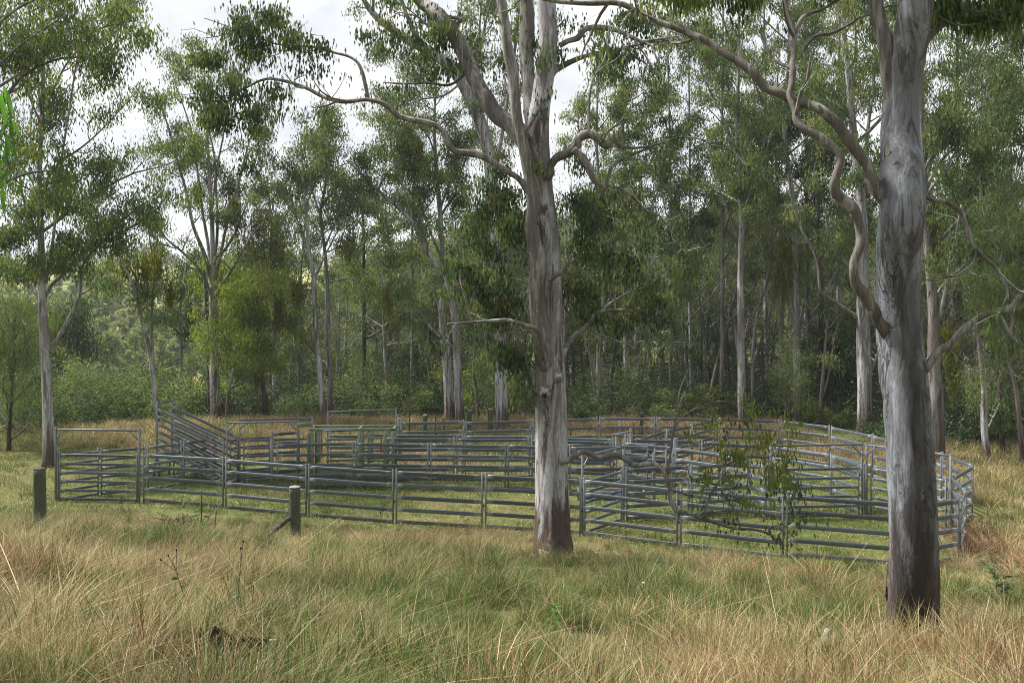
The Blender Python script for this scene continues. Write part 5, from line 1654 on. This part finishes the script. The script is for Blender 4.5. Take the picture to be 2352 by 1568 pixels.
def choose_slope(X, Y, r_):
    g = vnoise(X, Y, 0.55, 31) + 0.6 * vnoise(X, Y, 1.6, 32)
    q = vnoise(X, Y, 0.8, 41) + 0.5 * vnoise(X, Y, 2.2, 42)
    u = r_.uniform(size=len(X)) * 0.6 - 0.3
    g = g + 0.22 + u + 0.35 * sstep(3.5, 7.5, X) * sstep(13, 19, Y)
    q = q + u[::-1]
    out = np.where(g > 0.42, 3, np.where(g > 0.22, 4, 0))
    out = np.where((g <= 0.22) & (q > 0.30), 2, out)
    out = np.where((g <= 0.22) & (q < -0.25), 1, out)
    rr_ = r_.uniform(size=len(X))
    out = np.where((rr_ < 0.10), 5, out)
    out = np.where((rr_ > 0.93), 6, out)
    out = np.where((rr_ > 0.80) & (rr_ < 0.88), 7, out)
    big = r_.uniform(size=len(X)) < 0.075
    pick = np.where(out == 3, r_.choice([9, 11], len(X)), np.where(out == 2, 8, r_.choice([8, 9, 10, 11, 12], len(X))))
    return np.where(big, pick, out)


def slope_scale(X, Y):
    return (0.88 + 0.42 * vnoise(X, Y, 0.7, 51) + 0.25 * vnoise(X, Y, 2.6, 52)) * (1 - 0.35 * sstep(19, 27, Y)) * (1 - 0.35 * sstep(5, 9, X) * sstep(16, 21, Y))


lay('tall_grass', 11000, region_slope, near_k, choose_slope, 'tall dry straw and green grass covering the slope in front of the yard', (0.55, 1.2), 61, 0.2, slope_scale)

far_k = [tuft(21, 26, 0.50, 0.014, 0.26, 0.42, STRAW), tuft(22, 26, 0.44, 0.014, 0.26, 0.5, PALE), tuft(23, 26, 0.46, 0.013, 0.26, 0.45, RUST), tuft(24, 26, 0.42, 0.015, 0.26, 0.4, OLIVE), tuft(25, 24, 0.36, 0.015, 0.26, 0.45, GREEN)]
obx = np.array([p_[0] for p_ in [(-40, 46), (-19, 44), (-11, 43), (-7, 41.5), (-4.6, 42)] + back[::-1][1:] + rr[::-1] + [(16.0, 30)]])


def region_behind(r_, N):
    """uncut grass behind the back rails, in the race lanes and right of the yard"""
    X = r_.uniform(-26, 30, N * 4)
    Y = r_.uniform(22, 60, N * 4)
    bx_ = [-40, -19, -11, -7.4, -4.7, -1.98, .86, 3.78, 6.28, 8.79, 11.39, 12.94, 13.8, 14.75]
    by_ = [45.5, 43.5, 41, 40.6, 42, 42.4, 43, 44, 44, 43.4, 42.8, 41, 38.6, 34]
    back_ = (Y > np.interp(X, bx_, by_) + 0.3) & (X < 14.9)
    rx = np.interp(Y, [22, 25, 28, 30, 32, 34, 36, 38, 42], [12.6, 12.8, 13.9, 14.6, 15.3, 15.3, 15.1, 14.9, 14.0]) + 0.35 * vnoise(X, Y, 1.4, 8)
    right_ = (X > rx) & (Y < 47) & ((Y > 25) | (r_.uniform(size=len(X)) < 0.3))
    lane_ = (Y > 38.2) & (Y < 43) & (X > -4.5) & (X < 11.5) & (vnoise(X, Y, 0.9, 18) > -0.1) & (r_.uniform(size=len(X)) < 0.6)
    ok = (back_ | right_ | lane_) & (Y < 56 + vnoise(X, Y, 0.5, 9) * 1.5)
    ok = ok & ~((X < -10) & (Y > 52)) & ~bare(X, Y)
    return X[ok][:N], Y[ok][:N]


def choose_far(X, Y, r_):
    g = vnoise(X, Y, 0.4, 71) + 0.4 * vnoise(X, Y, 1.2, 72) + r_.uniform(size=len(X)) * 0.8 - 0.4
    q = r_.uniform(size=len(X))
    out = np.where(g > 0.3, 3, np.where(g > 0.05, 0, np.where(g < -0.4, 2, 1)))
    return np.where((q < 0.12) & (X > 12), 4, out)


lay('back_grass', 9000, region_behind, far_k, choose_far, 'uncut straw coloured grass behind and right of the yard', (0.7, 1.4), 62, 0.12)

short_k = [tuft(31, 26, 0.10, 0.014, 0.24, 0.7, [(0.3, 0.1, 3), (0.5, 0.08, 3), (0.7, 0.05, 2)]), tuft(32, 26, 0.13, 0.014, 0.22, 0.6, [(0.14, 0.08, 4), (0.34, 0.08, 3)]), tuft(33, 24, 0.09, 0.013, 0.26, 0.8, [(0.52, 0.06, 3), (0.7, 0.06, 3), (0.82, 0.03, 1)]), tuft(34, 34, 0.32, 0.012, 0.2, 0.5, OLIVE), tuft(35, 30, 0.34, 0.014, 0.22, 0.5, GREEN)]


def region_short(r_, N):
    X = r_.uniform(-24, 19, N * 2)
    Y = r_.uniform(20, 46, N * 2)
    ok = (Y > front_y(X) - 1.2) | (X < -11.5) | (X > 6.0)
    ok &= (np.abs(X / Y) < 0.6)
    ok &= ~((X > 14.9) & (Y > 29)) & ~bare(X, Y)
    return X[ok][:N], Y[ok][:N]


def choose_short(X, Y, r_):
    g = vnoise(X, Y, 0.45, 81) + 0.5 * vnoise(X, Y, 1.5, 82) + r_.uniform(size=len(X)) * 0.6 - 0.3
    out = np.where(g > 0.02, 1, np.where(g > -0.30, 0, 2))
    rr_ = r_.uniform(size=len(X))
    # rank green growth along the lanes and the feet of the inner rails
    lane = sstep(0.7, 0.25, np.abs(Y - 36.3)) * (X > -9) * (X < 6) + sstep(0.6, 0.2, np.abs(Y - 31.3 - 0.1 * X)) * (X > 4.0) * (X < 13)
    out = np.where(rr_ < 0.02 + 0.45 * lane, 4, out)
    return np.where(rr_ > 0.975, 3, out)


lay('yard_grass', 21000, region_short, short_k, choose_short, 'short grazed grass inside and around the yard', (0.7, 1.4), 63, 0.1)


def region_dead(r_, N):
    X = r_.uniform(11.0, 15.0, N * 6)
    Y = r_.uniform(23, 31, N * 6)
    ok = bare(X, Y) & (vnoise(X, Y, 2.2, 23) > -0.15)
    return X[ok][:N], Y[ok][:N]


dead_k = [tuft(41, 40, 0.30, 0.009, 0.18, 1.3, [(0.8, 0.04, 3), (0.64, 0.06, 3), (0.95, 0.03, 2)]), tuft(42, 34, 0.22, 0.010, 0.22, 1.5, [(0.7, 0.05, 3), (0.95, 0.04, 4)])]
lay('dead_grass', 420, region_dead, dead_k, lambda X, Y, r_: r_.integers(0, 2, len(X)), 'flattened dead grass on the bare strip by the right end of the yard', (0.6, 1.4), 65, 0.3)


# ------------------------------------------------------------------ single tussocks, weeds and saplings
def tussock(label, x, y, h, n, mixw, seed, spr=0.16, lean=0.6):
    p = at_ground(x, y)
    me = tuft(seed, n, h, 0.008, spr, lean, mixw, 4)
    tag(link('grass_tussock', me, None, p), label, 'grass tussock', 'large grass tussocks')


tussock('rusty orange tussock leaning out beside the front right corner post', 2222, 1275, 1.0, 420, [(0.92, 0.04, 6), (0.8, 0.05, 1)], 401, 0.2, 0.75)
tussock('grey dead tussock at the foot of the front right corner post', 2205, 1305, 0.7, 380, [(0.78, 0.04, 6), (0.62, 0.05, 2)], 402, 0.25, 0.9)
tussock('tan tussock against the outermost right corner post', 2245, 1155, 1.0, 320, [(0.85, 0.06, 5), (0.66, 0.05, 2)], 403, 0.2, 0.7)
tussock('green tussock in the front grass below the left wooden post', 165, 1300, 0.85, 240, [(0.2, 0.1, 5), (0.45, 0.08, 2), (0.9, 0.04, 1)], 404, 0.15, 0.5)
tussock('blue green tussock left of the centre gum base', 1130, 1320, 0.7, 260, [(0.06, 0.05, 5), (0.3, 0.08, 2), (0.78, 0.05, 1)], 405, 0.16, 0.45)
tussock('dark green tussock in front of the bare patch left of centre', 900, 1310, 0.75, 260, [(0.08, 0.06, 5), (0.35, 0.08, 2), (0.66, 0.05, 1)], 406, 0.17, 0.5)
tussock('tall straw tussock at the bottom right of centre', 1640, 1560, 0.8, 260, STRAW, 407, 0.2, 0.4)
tussock('rust coloured tussock left of the massive right trunk', 1890, 1400, 0.75, 240, RUST, 408, 0.2, 0.45)
tussock('dark green grass clump under the gate left of the massive right trunk', 2003, 1178, 0.55, 160, GREEN, 409, 0.3, 0.6)


def leaf_blade(L, W, mat, curl=0.25):
    key = ('lf', L, W, mat)
    if key in _mc:
        return _mc[key]
    n = 6
    V, T_, Q_ = [], [], []
    for i in range(n + 1):
        u = i / n
        w_ = W / 2 * math.sin(math.pi * min(1, u * 0.9 + 0.06)) ** 0.8
        if i == n:
            w_ = 0.001
        z = -curl * L * u * u
        V += [(u * L, -w_, z + w_ * 0.25), (u * L, 0, z), (u * L, w_, z + w_ * 0.25)]
    for i in range(n):
        a_ = i * 3
        Q_ += [(a_, a_ + 3, a_ + 4, a_ + 1), (a_ + 1, a_ + 4, a_ + 5, a_ + 2)]
    me = mesh_np('leaf', V, Q_, None, {'tint': np.full(len(V), 0.45)}, M[mat], True)
    _mc[key] = me
    return me


def leafy_plant(name, label, cat, p, h, L, W, n, mat, seed, group, lean=0.1, stems=1, heads=None, n_head=0):
    rng = np.random.default_rng(seed)
    root = thing(name, label, cat, p, 0, group)
    me = leaf_blade(L, W, mat)
    for s in range(stems):
        az = rng.uniform(0, 6.28)
        path = wander([0, 0, -0.03], [math.cos(az) * lean * (1 + s), math.sin(az) * lean * (1 + s), 1], h * rng.uniform(0.75, 1.0), 7, rng, 0.05, 0.07)
        mb = MB()
        mb.tube(path, np.linspace(0.007, 0.003, 8), 5, cap=False)
        link('stem', mb.mesh('stem', M['stem']), root)
        m_ = n // stems
        for i in range(m_):
            u = 0.2 + 0.8 * (i + 0.5) / m_
            j = min(int(u * 7), 6)
            q = path[j] + (path[j + 1] - path[j]) * (u * 7 - j)
            o = link('leaf', me, root, q)
            o.rotation_euler = (rng.normal() * 0.3, -rng.uniform(-0.1, 0.7), i * 2.4 + rng.normal() * 0.4)
            sc_ = rng.uniform(0.65, 1.1) * (1.1 - 0.4 * u)
            o.scale = (sc_, sc_, sc_)
        if heads:
            for i in range(n_head):
                b = MB()
                q = path[-1] + rng.normal(size=3) * np.array([0.05, 0.05, 0.06])
                b.tube([q - np.array([0, 0, 0.011]), q, q + np.array([0, 0, 0.012])], [0.006, 0.011, 0.004], 6)
                b.tube([path[-2], q], [0.003, 0.003], 3, cap=False)
                link('seed_head', b.mesh('seed_head', M[heads]), root)


sap = thing('sapling', 'leafy green sapling at right of the massive right trunk', 'sapling', at_ground(2290, 1415), 0)
rs_ = np.random.default_rng(77)
lfm = leaf_blade(0.22, 0.055, 'leaf_bush')
stem_paths = [wander([0, 0, -0.03], [0.05, 0.0, 1], 1.0, 7, rs_, 0.05, 0.05)]
for az_, u_ in ((0.3, 2), (2.6, 2), (4.2, 3), (5.5, 4), (1.4, 4), (3.4, 5)):
    stem_paths.append(wander(stem_paths[0][u_], [math.cos(az_), math.sin(az_), 0.75], 0.36, 5, rs_, 0.05, 0.08))
for sp_ in stem_paths:
    mb = MB()
    mb.tube(sp_, np.linspace(0.008 if sp_ is stem_paths[0] else 0.005, 0.003, len(sp_)), 5, cap=False)
    link('stem', mb.mesh('stem', M['stem']), sap)
    for i in range(9):
        u = (0.35 + 0.65 * (i + 0.5) / 9) * (len(sp_) - 1)
        j = min(int(u), len(sp_) - 2)
        q = sp_[j] + (sp_[j + 1] - sp_[j]) * (u - j)
        o = link('leaf', lfm, sap, q)
        o.rotation_euler = (rs_.normal() * 0.3, -rs_.uniform(-0.15, 0.6), i * 2.4 + rs_.normal() * 0.4)
        o.scale = (rs_.uniform(0.7, 1.1),) * 3

wg = 'green broad leaved weeds in the long grass'
for i, (x, y, h, L, W, n, st_, lb_) in enumerate([
        (465, 1228, 0.55, 0.11, 0.045, 18, 2, 'bright green weed growing by the rusty picket at front left'),
        (712, 1345, 0.5, 0.09, 0.02, 26, 2, 'narrow leaved bright weed below the grey topped post'),
        (1112, 1225, 0.42, 0.09, 0.022, 26, 2, 'fine leaved green weed in front of the post left of the centre gum'),
        (1475, 1290, 0.5, 0.09, 0.022, 30, 2, 'green weed right of the centre gum base'),
        (1180, 1345, 0.4, 0.09, 0.022, 30, 2, 'bright weed with round seed balls left of the centre gum base'),
        (1700, 1330, 0.45, 0.10, 0.026, 40, 3, 'wide green weed patch in front of the middle right front panels'),
        (1790, 1345, 0.42, 0.10, 0.026, 34, 3, 'green weed clump left of the massive right trunk'),
        (1950, 1330, 0.40, 0.10, 0.03, 30, 3, 'green weed touching the left side of the massive right trunk'),
        (1265, 1460, 0.35, 0.08, 0.035, 16, 2, 'small round leaved weed below the centre gum'),
        (560, 1470, 0.6, 0.07, 0.03, 14, 1, 'tall single weed stem in the left long grass'),
        (445, 1445, 0.6, 0.07, 0.03, 16, 1, 'tall weed stem with small leaves right of the green tussock')]):
    leafy_plant('weed', lb_, 'weed', at_ground(x, y), h * 1.45, L * 1.3, W * 1.4, int(n * 1.4), 'leaf_near' if i not in (9, 10) else 'leaf_bush', 500 + i, wg, 0.18, st_, 'seed' if i in (9, 10) else None, 3)
for i, (x, y, lb_) in enumerate([(238, 1190, 'dark headed seed stalks against the left gate, left one'), (290, 1200, 'dark headed seed stalks against the right half of the left gate'), (870, 1230, 'tall yellowish weed stalk in front of the third front panel')]):
    leafy_plant('seed_stalk', lb_, 'weed stalk', at_ground(x, y), 0.8, 0.06, 0.018, 10, 'leaf_lime', 540 + i, 'seed stalks standing in the grass', 0.16, 2, 'seed', 5)
fp = at_ground(1478, 1420)
fl_ = thing('flower', 'single pale lilac flower on a straight brown stalk', 'flower', fp)
b = MB(); b.tube([(0, 0, 0), (0.01, 0, 0.25), (0.0, 0, 0.44)], [0.006, 0.005, 0.004], 5)
link('stalk', b.mesh('stalk', M['litter']), fl_)
b = MB()
for i in range(9):
    a_ = i * 0.698
    b.tube([(0, 0, 0.44), (0.02 * math.cos(a_), 0.02 * math.sin(a_), 0.45)], [0.006, 0.003], 5)
link('petals', b.mesh('petals', M['flower']), fl_)

# ------------------------------------------------------------------ wooden posts, pickets, logs, scrap
def wood_post(label, x, ytop, ybase_Y, r, h, cap_mat='endgrain', wire=True, seed=0, lean=0.0):
    rng = np.random.default_rng(seed)
    Y = ybase_Y
    X = (x - CX) / F * Y
    z0 = gz(X, Y)
    ht = HC - (ytop - HY) / F * Y - z0
    o = thing('wooden_post', label, 'wooden post', (X, Y, z0), 0, 'old wooden fence posts')
    b = MB()
    n = 14
    zz = np.linspace(-0.1, ht, n)
    path = np.stack([lean * zz, 0.01 * np.sin(zz * 3), zz], -1)
    b.tube(path, r * (1 + 0.04 * np.sin(zz * 2 + seed)), 18, lump=0.03, rng=rng)
    link('shaft', b.mesh('shaft', M['post']), o)
    b = MB()
    b.tube([(lean * ht, 0, ht + 0.001), (lean * ht, 0, ht + 0.018), (lean * ht, 0, ht + 0.024)], [r * 1.02, r * 1.0, r * 0.86], 18, lump=0.02, rng=rng)
    link('weathered_top', b.mesh('weathered_top', M[cap_mat]), o)
    if wire:
        b = MB()
        a_ = np.linspace(0, 2 * math.pi, 25)
        for zc in (ht * 0.66, ht * 0.33):
            b.tube(np.stack([lean * zc + (r * 1.07) * np.cos(a_), (r * 1.07) * np.sin(a_), zc + 0.012 * np.sin(a_ * 2)], -1), 0.004, 4, cap=False)
        link('wire_tie', b.mesh('wire_tie', M['rust']), o)
    return o, X, Y, ht


wood_post('stout green wooden post standing at far left of the long grass', 91, 1077, 23.0, 0.135, 1.25, 'charred', True, 1)
wood_post('green wooden post with grey weathered top in front of the rails', 677, 1119, 23.0, 0.132, 1.2, 'endgrain', True, 2)
for i, (x, yt, Y, r, lb_) in enumerate([(975, 953, 47, 0.11, 'green wooden post behind the back rails, left of the twin gums'), (1077, 943, 50, 0.11, 'short leaning wooden post beside the right trunk of the twin gums'), (1125, 940, 49, 0.12, 'grey wooden post left of the stout single gum'),
                                     (691, 948, 52, 0.09, 'grey stub post behind the pair of overhead frames'), (54, 1050, 44, 0.13, 'grey stub post in the left bank grass'), (1473, 948, 50, 0.09, 'thin grey post behind the highest back panels'), (2318, 1016, 46, 0.09, 'mossy old post in the shade at right')]):
    wood_post(lb_, x, yt, Y, r, 1, 'endgrain', False, 10 + i, 0.03)
for i, (x, yt, Y, lb_) in enumerate([(1000, 956, 46, 'first thin rusty picket left of the twin gums'), (1019, 959, 46, 'rusty picket just left of the twin gum trunks'), (1311, 968, 45.5, 'rusty picket right of the centre gum behind the rails'), (1456, 971, 45.5, 'rusty picket left of a close pair behind the back rails'), (1474, 973, 45.5, 'rusty picket right of a close pair behind the back rails'), (1517, 981, 45, 'rusty picket right of the highest back panels'), (940, 948, 48, 'bent rusty picket behind the back gate frame post')]):
    X = (x - CX) / F * Y
    o = thing('steel_picket', lb_, 'fence picket', (X, Y, gz(X, Y)), 0.4 * i, 'rusty star pickets')
    ht = HC - (yt - HY) / F * Y - gz(X, Y)
    b = MB()
    for a_ in (0.5, 2.6, 4.7):
        b.box((-0.004, 0.0, -0.1), (0.004, 0.035, ht), 0.002)
        Vq = b.V[-1]
        c_, s_ = math.cos(a_), math.sin(a_)
        b.V[-1] = np.stack([Vq[:, 0] * c_ - Vq[:, 1] * s_, Vq[:, 0] * s_ + Vq[:, 1] * c_, Vq[:, 2]], -1)
    link('stake', b.mesh('stake', M['rust'], False), o)
pp = P(1424, 966, 45.2)
tag(link('pipe_post', steel_post(max(1.0, float(pp[2]) - gz(pp[0], pp[1])), 0.09), None, (pp[0], pp[1], gz(pp[0], pp[1]))), 'galvanised square post behind the left of the highest back panels', 'steel post')
pp = P(917, 962, 41.9)
tag(link('dark_gate_post', steel_post(1.75, 0.12), None, (pp[0], pp[1], gz(pp[0], pp[1]))), 'dark heavy post beside the right leg of the back gate frame', 'steel post')
# thin rusty pickets at front left, with a heap of dead roots
for x, yt, yb, lb_ in ((462, 1126, 1200, 'dark rusty picket in front of the first front panel'), (493, 1172, 1205, 'short bent rusty picket left of the second panel joint')):
    q = at_ground(x, yb + 25)
    ht = HC - (yt - HY) / F * q[1] - q[2]
    b = MB()
    b.tube([(0, 0, -0.05), (0.01, 0, ht * 0.5), (0.04 if yt > 1150 else 0.0, 0, ht)], [0.018, 0.016, 0.014], 6)
    tag(link('rusty_picket', b.mesh('rusty_picket', M['rust']), None, q), lb_, 'fence picket', 'rusty pickets at front left')
q = at_ground(410, 1222)
rh = thing('dead_root_heap', 'heap of brown dead roots and grass in front of the first panels', 'root heap', q + np.array([0, -0.2, 0.22]))
rr_ = np.random.default_rng(88)
b = MB()
for i in range(70):
    a0 = np.array([rr_.uniform(-0.55, 0.75), rr_.normal() * 0.12, rr_.uniform(0, 0.3) * math.exp(-abs(rr_.normal()) * 0.5)])
    pth = wander(a0, [rr_.normal(), rr_.normal() * 0.6, rr_.normal() * 0.5 - 0.2], rr_.uniform(0.15, 0.45), 4, rr_, -0.1, 0.4)
    pth[:, 2] = np.maximum(pth[:, 2], 0.0)
    b.tube(pth, np.linspace(0.012, 0.004, 5), 4, cap=False, A=np.full(5, rr_.uniform(0, 1)))
link('roots', b.mesh('roots', M['charred'], True, 'tint'), rh)
# leaning log against the grey topped post
q = at_ground(598, 1245)
e = np.array([-5.12, 22.9, 0.0]); e[2] = HC - (1190 - HY) / F * 22.9
lg = thing('fallen_log', 'dark weathered brace log leaning from the grass to the grey topped post', 'log', q)
b = MB()
b.tube(resample([np.zeros(3), (e - q) * 0.4 + np.array([0, 0, 0.02]), e - q], 5), np.linspace(0.075, 0.05, 11), 10, lump=0.12, rng=rr_)
link('log', b.mesh('log', M['charred']), lg)
b = MB()
for i in range(8):
    b.tube(wander([0.05, 0, 0.05], [rr_.normal() - 0.5, rr_.normal(), rr_.uniform(0, 1.0)], rr_.uniform(0.15, 0.35), 3, rr_, 0, 0.3), [0.014, 0.01, 0.007, 0.004], 5)
link('broken_end', b.mesh('broken_end', M['charred']), lg)
# torn rusty sheet in the foreground
q = SHEET
sm = thing('bark_curl', 'dark curled piece of dead bark with a grey tip in the foreground grass', 'bark piece', q + np.array([0, -0.1, 0.13]), 0.12)
rj = np.random.default_rng(6)
nu, nv = 22, 11
V, tin = [], []
jag = rj.normal(size=nu)
for i in range(nu):
    u = i / (nu - 1)
    rr0 = 0.115 * (1 - u) ** 0.75 * (0.55 + 0.45 * min(1, u * 7 + 0.1)) + 0.014
    for j in range(nv):
        a_ = (-0.34 + 0.98 * j / (nv - 1) * (1 + 0.08 * jag[i] * (j > nv - 3))) * math.pi
        V.append((-0.22 + 0.50 * u, rr0 * math.sin(a_) + 0.03 * math.sin(u * 5), rr0 * (1 - math.cos(a_)) * (1.15 if a_ > 0 else 1) + 0.05 + 0.10 * u * u - 0.05 * math.sin(u * 3.0)))
Q = [[i * nv + j, (i + 1) * nv + j, (i + 1) * nv + j + 1, i * nv + j + 1] for i in range(nu - 1) for j in range(nv - 1)]
so = link('curl', mesh_np('curl', V, Q, None, None, M['darkbark'], True), sm)
sd_ = so.modifiers.new('thick', 'SOLIDIFY'); sd_.thickness = 0.008
b = MB()
b.tube([(0.25, 0.0, 0.135), (0.31, 0.0, 0.15), (0.36, 0.01, 0.148)], [0.015, 0.013, 0.005], 6)
link('grey_tip', b.mesh('grey_tip', M['greywood'], True), sm)
q = BOARD
b = MB()
b.box((-0.30, -0.04, 0), (0.30, 0.04, 0.03), 0.008)
tag(link('pale_board', b.mesh('pale_board', M['greywood'], False), None, q + np.array([0, 0.0, 0.03]), 0.05), 'pale weathered board lying in the grass left of the dark bark curl', 'board')
# shed bark and sticks round the two big trunks
V, Q, tin = [], [], []
for (cx_, cy_, r0_) in ((0.88, 22.0, 0.42), (4.84, 12.1, 0.33)):
    for i in range(70):
        a_ = rj.uniform(0, 6.28)
        d_ = r0_ + abs(rj.normal()) * 0.55
        x_, y_ = cx_ + d_ * math.cos(a_), cy_ + d_ * math.sin(a_)
        z_ = gz(x_, y_) + rj.uniform(0.02, 0.16)
        th = rj.uniform(0, 6.28)
        L_, W_ = rj.uniform(0.12, 0.5), rj.uniform(0.012, 0.045)
        dx, dy = math.cos(th) * L_ / 2, math.sin(th) * L_ / 2
        ex, ey = -math.sin(th) * W_, math.cos(th) * W_
        tz = rj.normal() * 0.06
        m0 = len(V)
        V += [(x_ - dx - ex, y_ - dy - ey, z_ - tz), (x_ - dx + ex, y_ - dy + ey, z_ - tz + 0.01), (x_ + ex, y_ + ey, z_ + 0.03), (x_ - ex, y_ - ey, z_ + 0.02), (x_ + dx + ex, y_ + dy + ey, z_ + tz), (x_ + dx - ex, y_ + dy - ey, z_ + tz + 0.01)]
        Q += [(m0, m0 + 1, m0 + 2, m0 + 3), (m0 + 3, m0 + 2, m0 + 4, m0 + 5)]
        tin += [rj.uniform(0, 0.8)] * 6
so = tag(link('bark_litter', mesh_np('bark_litter', V, Q, None, {'tint': tin}, M['litter'], False)), 'shed bark strips and sticks lying round the big gum trunks', kind='stuff')
sd_ = so.modifiers.new('thick', 'SOLIDIFY'); sd_.thickness = 0.006
q = at_ground(1890, 1520)
b = MB()
b.tube([(0, 0, 0.0), (0.03, 0, 0.2), (0.05, 0.0, 0.36)], [0.06, 0.055, 0.035], 9, lump=0.15, rng=rr_)
tag(link('wood_stub', b.mesh('wood_stub', M['greywood']), None, q), 'small pinkish wood stub in the grass left of the massive right trunk', 'stub')
q = at_ground(2150, 1475)
b = MB()
b.tube([(0, 0, -0.05), (0.02, 0, 0.12), (0.03, 0, 0.30)], [0.06, 0.05, 0.035], 8, lump=0.2, rng=rr_)
tag(link('broken_stump', b.mesh('broken_stump', M['charred']), None, q), 'small dark broken stump at the right foot of the massive right trunk', 'stump')

# knots on the centre gum
cen_root = [o for o in sc.objects if o.name == 'gum_tree'][0]
rk = np.random.default_rng(31)
for (x, y, r, hole) in ((1251, 905, 0.10, True), (1283, 869, 0.085, False)):
    ctr = P(x, y, 22.0 - 0.345)
    b = MB()
    b.tube([(0, 0.10, 0.01), (0, 0.04, 0.005), (0.0, 0.0, -0.005), (0.0, -0.03, -0.015), (0.0, -0.05, -0.02)], [r * 1.5, r * 1.25, r * 0.98, r * 0.82, r * 0.5], 14, lump=0.08, rng=rk)
    ko = link('knot', b.mesh('knot', M['limb']), cen_root, Vector([float(v) for v in ctr]) - cen_root.location)
    if hole:
        b = MB()
        b.tube([(0, -0.03, -0.02), (0.01, -0.06, -0.022), (0.01, -0.068, -0.022)], [r * 0.62, r * 0.48, r * 0.3], 11, lump=0.1, rng=rk)
        link('hollow', b.mesh('hollow', M['dark']), ko)
# strips of loose bark on the trunk of the massive right gum
rb = np.random.default_rng(99)
for i in range(6):
    side = 1 if i < 4 else -1
    y0 = [1230, 1300, 1370, 1405, 1330, 1400][i]
    c_ = P(2088 + side * 52, y0, 12.1 - rb.uniform(0.0, 0.08))
    b = MB()
    ln = rb.uniform(0.3, 0.6)
    w_ = rb.uniform(0.02, 0.035)
    pts_ = resample([(0, 0, ln / 2), (side * 0.008, -0.01, 0), (side * 0.035, -0.02, -ln / 2)], 5)
    V = np.concatenate([pts_ + np.array([0, w_, 0]), pts_ + np.array([side * 0.006, 0, 0]), pts_ - np.array([0, w_, 0])])
    m_ = len(pts_)
    Q = [[q_ * m_ + k_, q_ * m_ + k_ + 1, (q_ + 1) * m_ + k_ + 1, (q_ + 1) * m_ + k_] for q_ in range(2) for k_ in range(m_ - 1)]
    o = link('loose_bark', mesh_np('loose_bark', V, Q, None, {'tint': np.full(len(V), 0.25)}, M['litter']), rt, Vector([float(v) for v in c_]) - rt.location)
    sd_ = o.modifiers.new('thick', 'SOLIDIFY'); sd_.thickness = 0.006

# leaves hanging in from the left edge, on a branch of a near tree outside the frame
nb_base = np.array([-5.2, 6.4, gz(-5.2, 6.4)])
nt_ = thing('near_tree', 'bright green drooping leaves reaching in from a near tree at the left edge', 'tree', nb_base)
b = MB()
b.tube(resample([(0, 0, -0.1), (0.05, 0, 1.2), (0.0, 0.05, 2.6), (-0.1, 0.1, 4.4)], 4), np.linspace(0.11, 0.05, 13), 10)
link('trunk', b.mesh('trunk', M['gum_brown']), nt_)
rn = np.random.default_rng(123)
lfn = leaf_blade(0.17, 0.03, 'leaf_near', 0.35)
for (x, y) in ((8, 215), (20, 275), (12, 330), (28, 390), (0, 300), (-10, 240), (5, 420), (-20, 380), (18, 240), (30, 330)):
    end = P(x, y, 6.3 + rn.normal() * 0.2) - nb_base
    b = MB()
    pt_ = resample([(0, 0.05, 2.9 + rn.uniform(0, 1.0)), end * 0.6 + np.array([0, 0, 2.1]), end], 5)
    b.tube(pt_, np.linspace(0.016, 0.004, len(pt_)), 5, cap=False)
    link('branch', b.mesh('branch', M['twig']), nt_)
    for k in range(13):
        q = pt_[-1 - rn.integers(0, 4)] + rn.normal(size=3) * 0.03
        o = link('leaf', lfn, nt_, q)
        o.rotation_euler = (rn.normal() * 0.4, rn.uniform(0.5, 1.4), rn.uniform(0, 6.28))
        o.scale = (rn.uniform(0.7, 1.15),) * 3
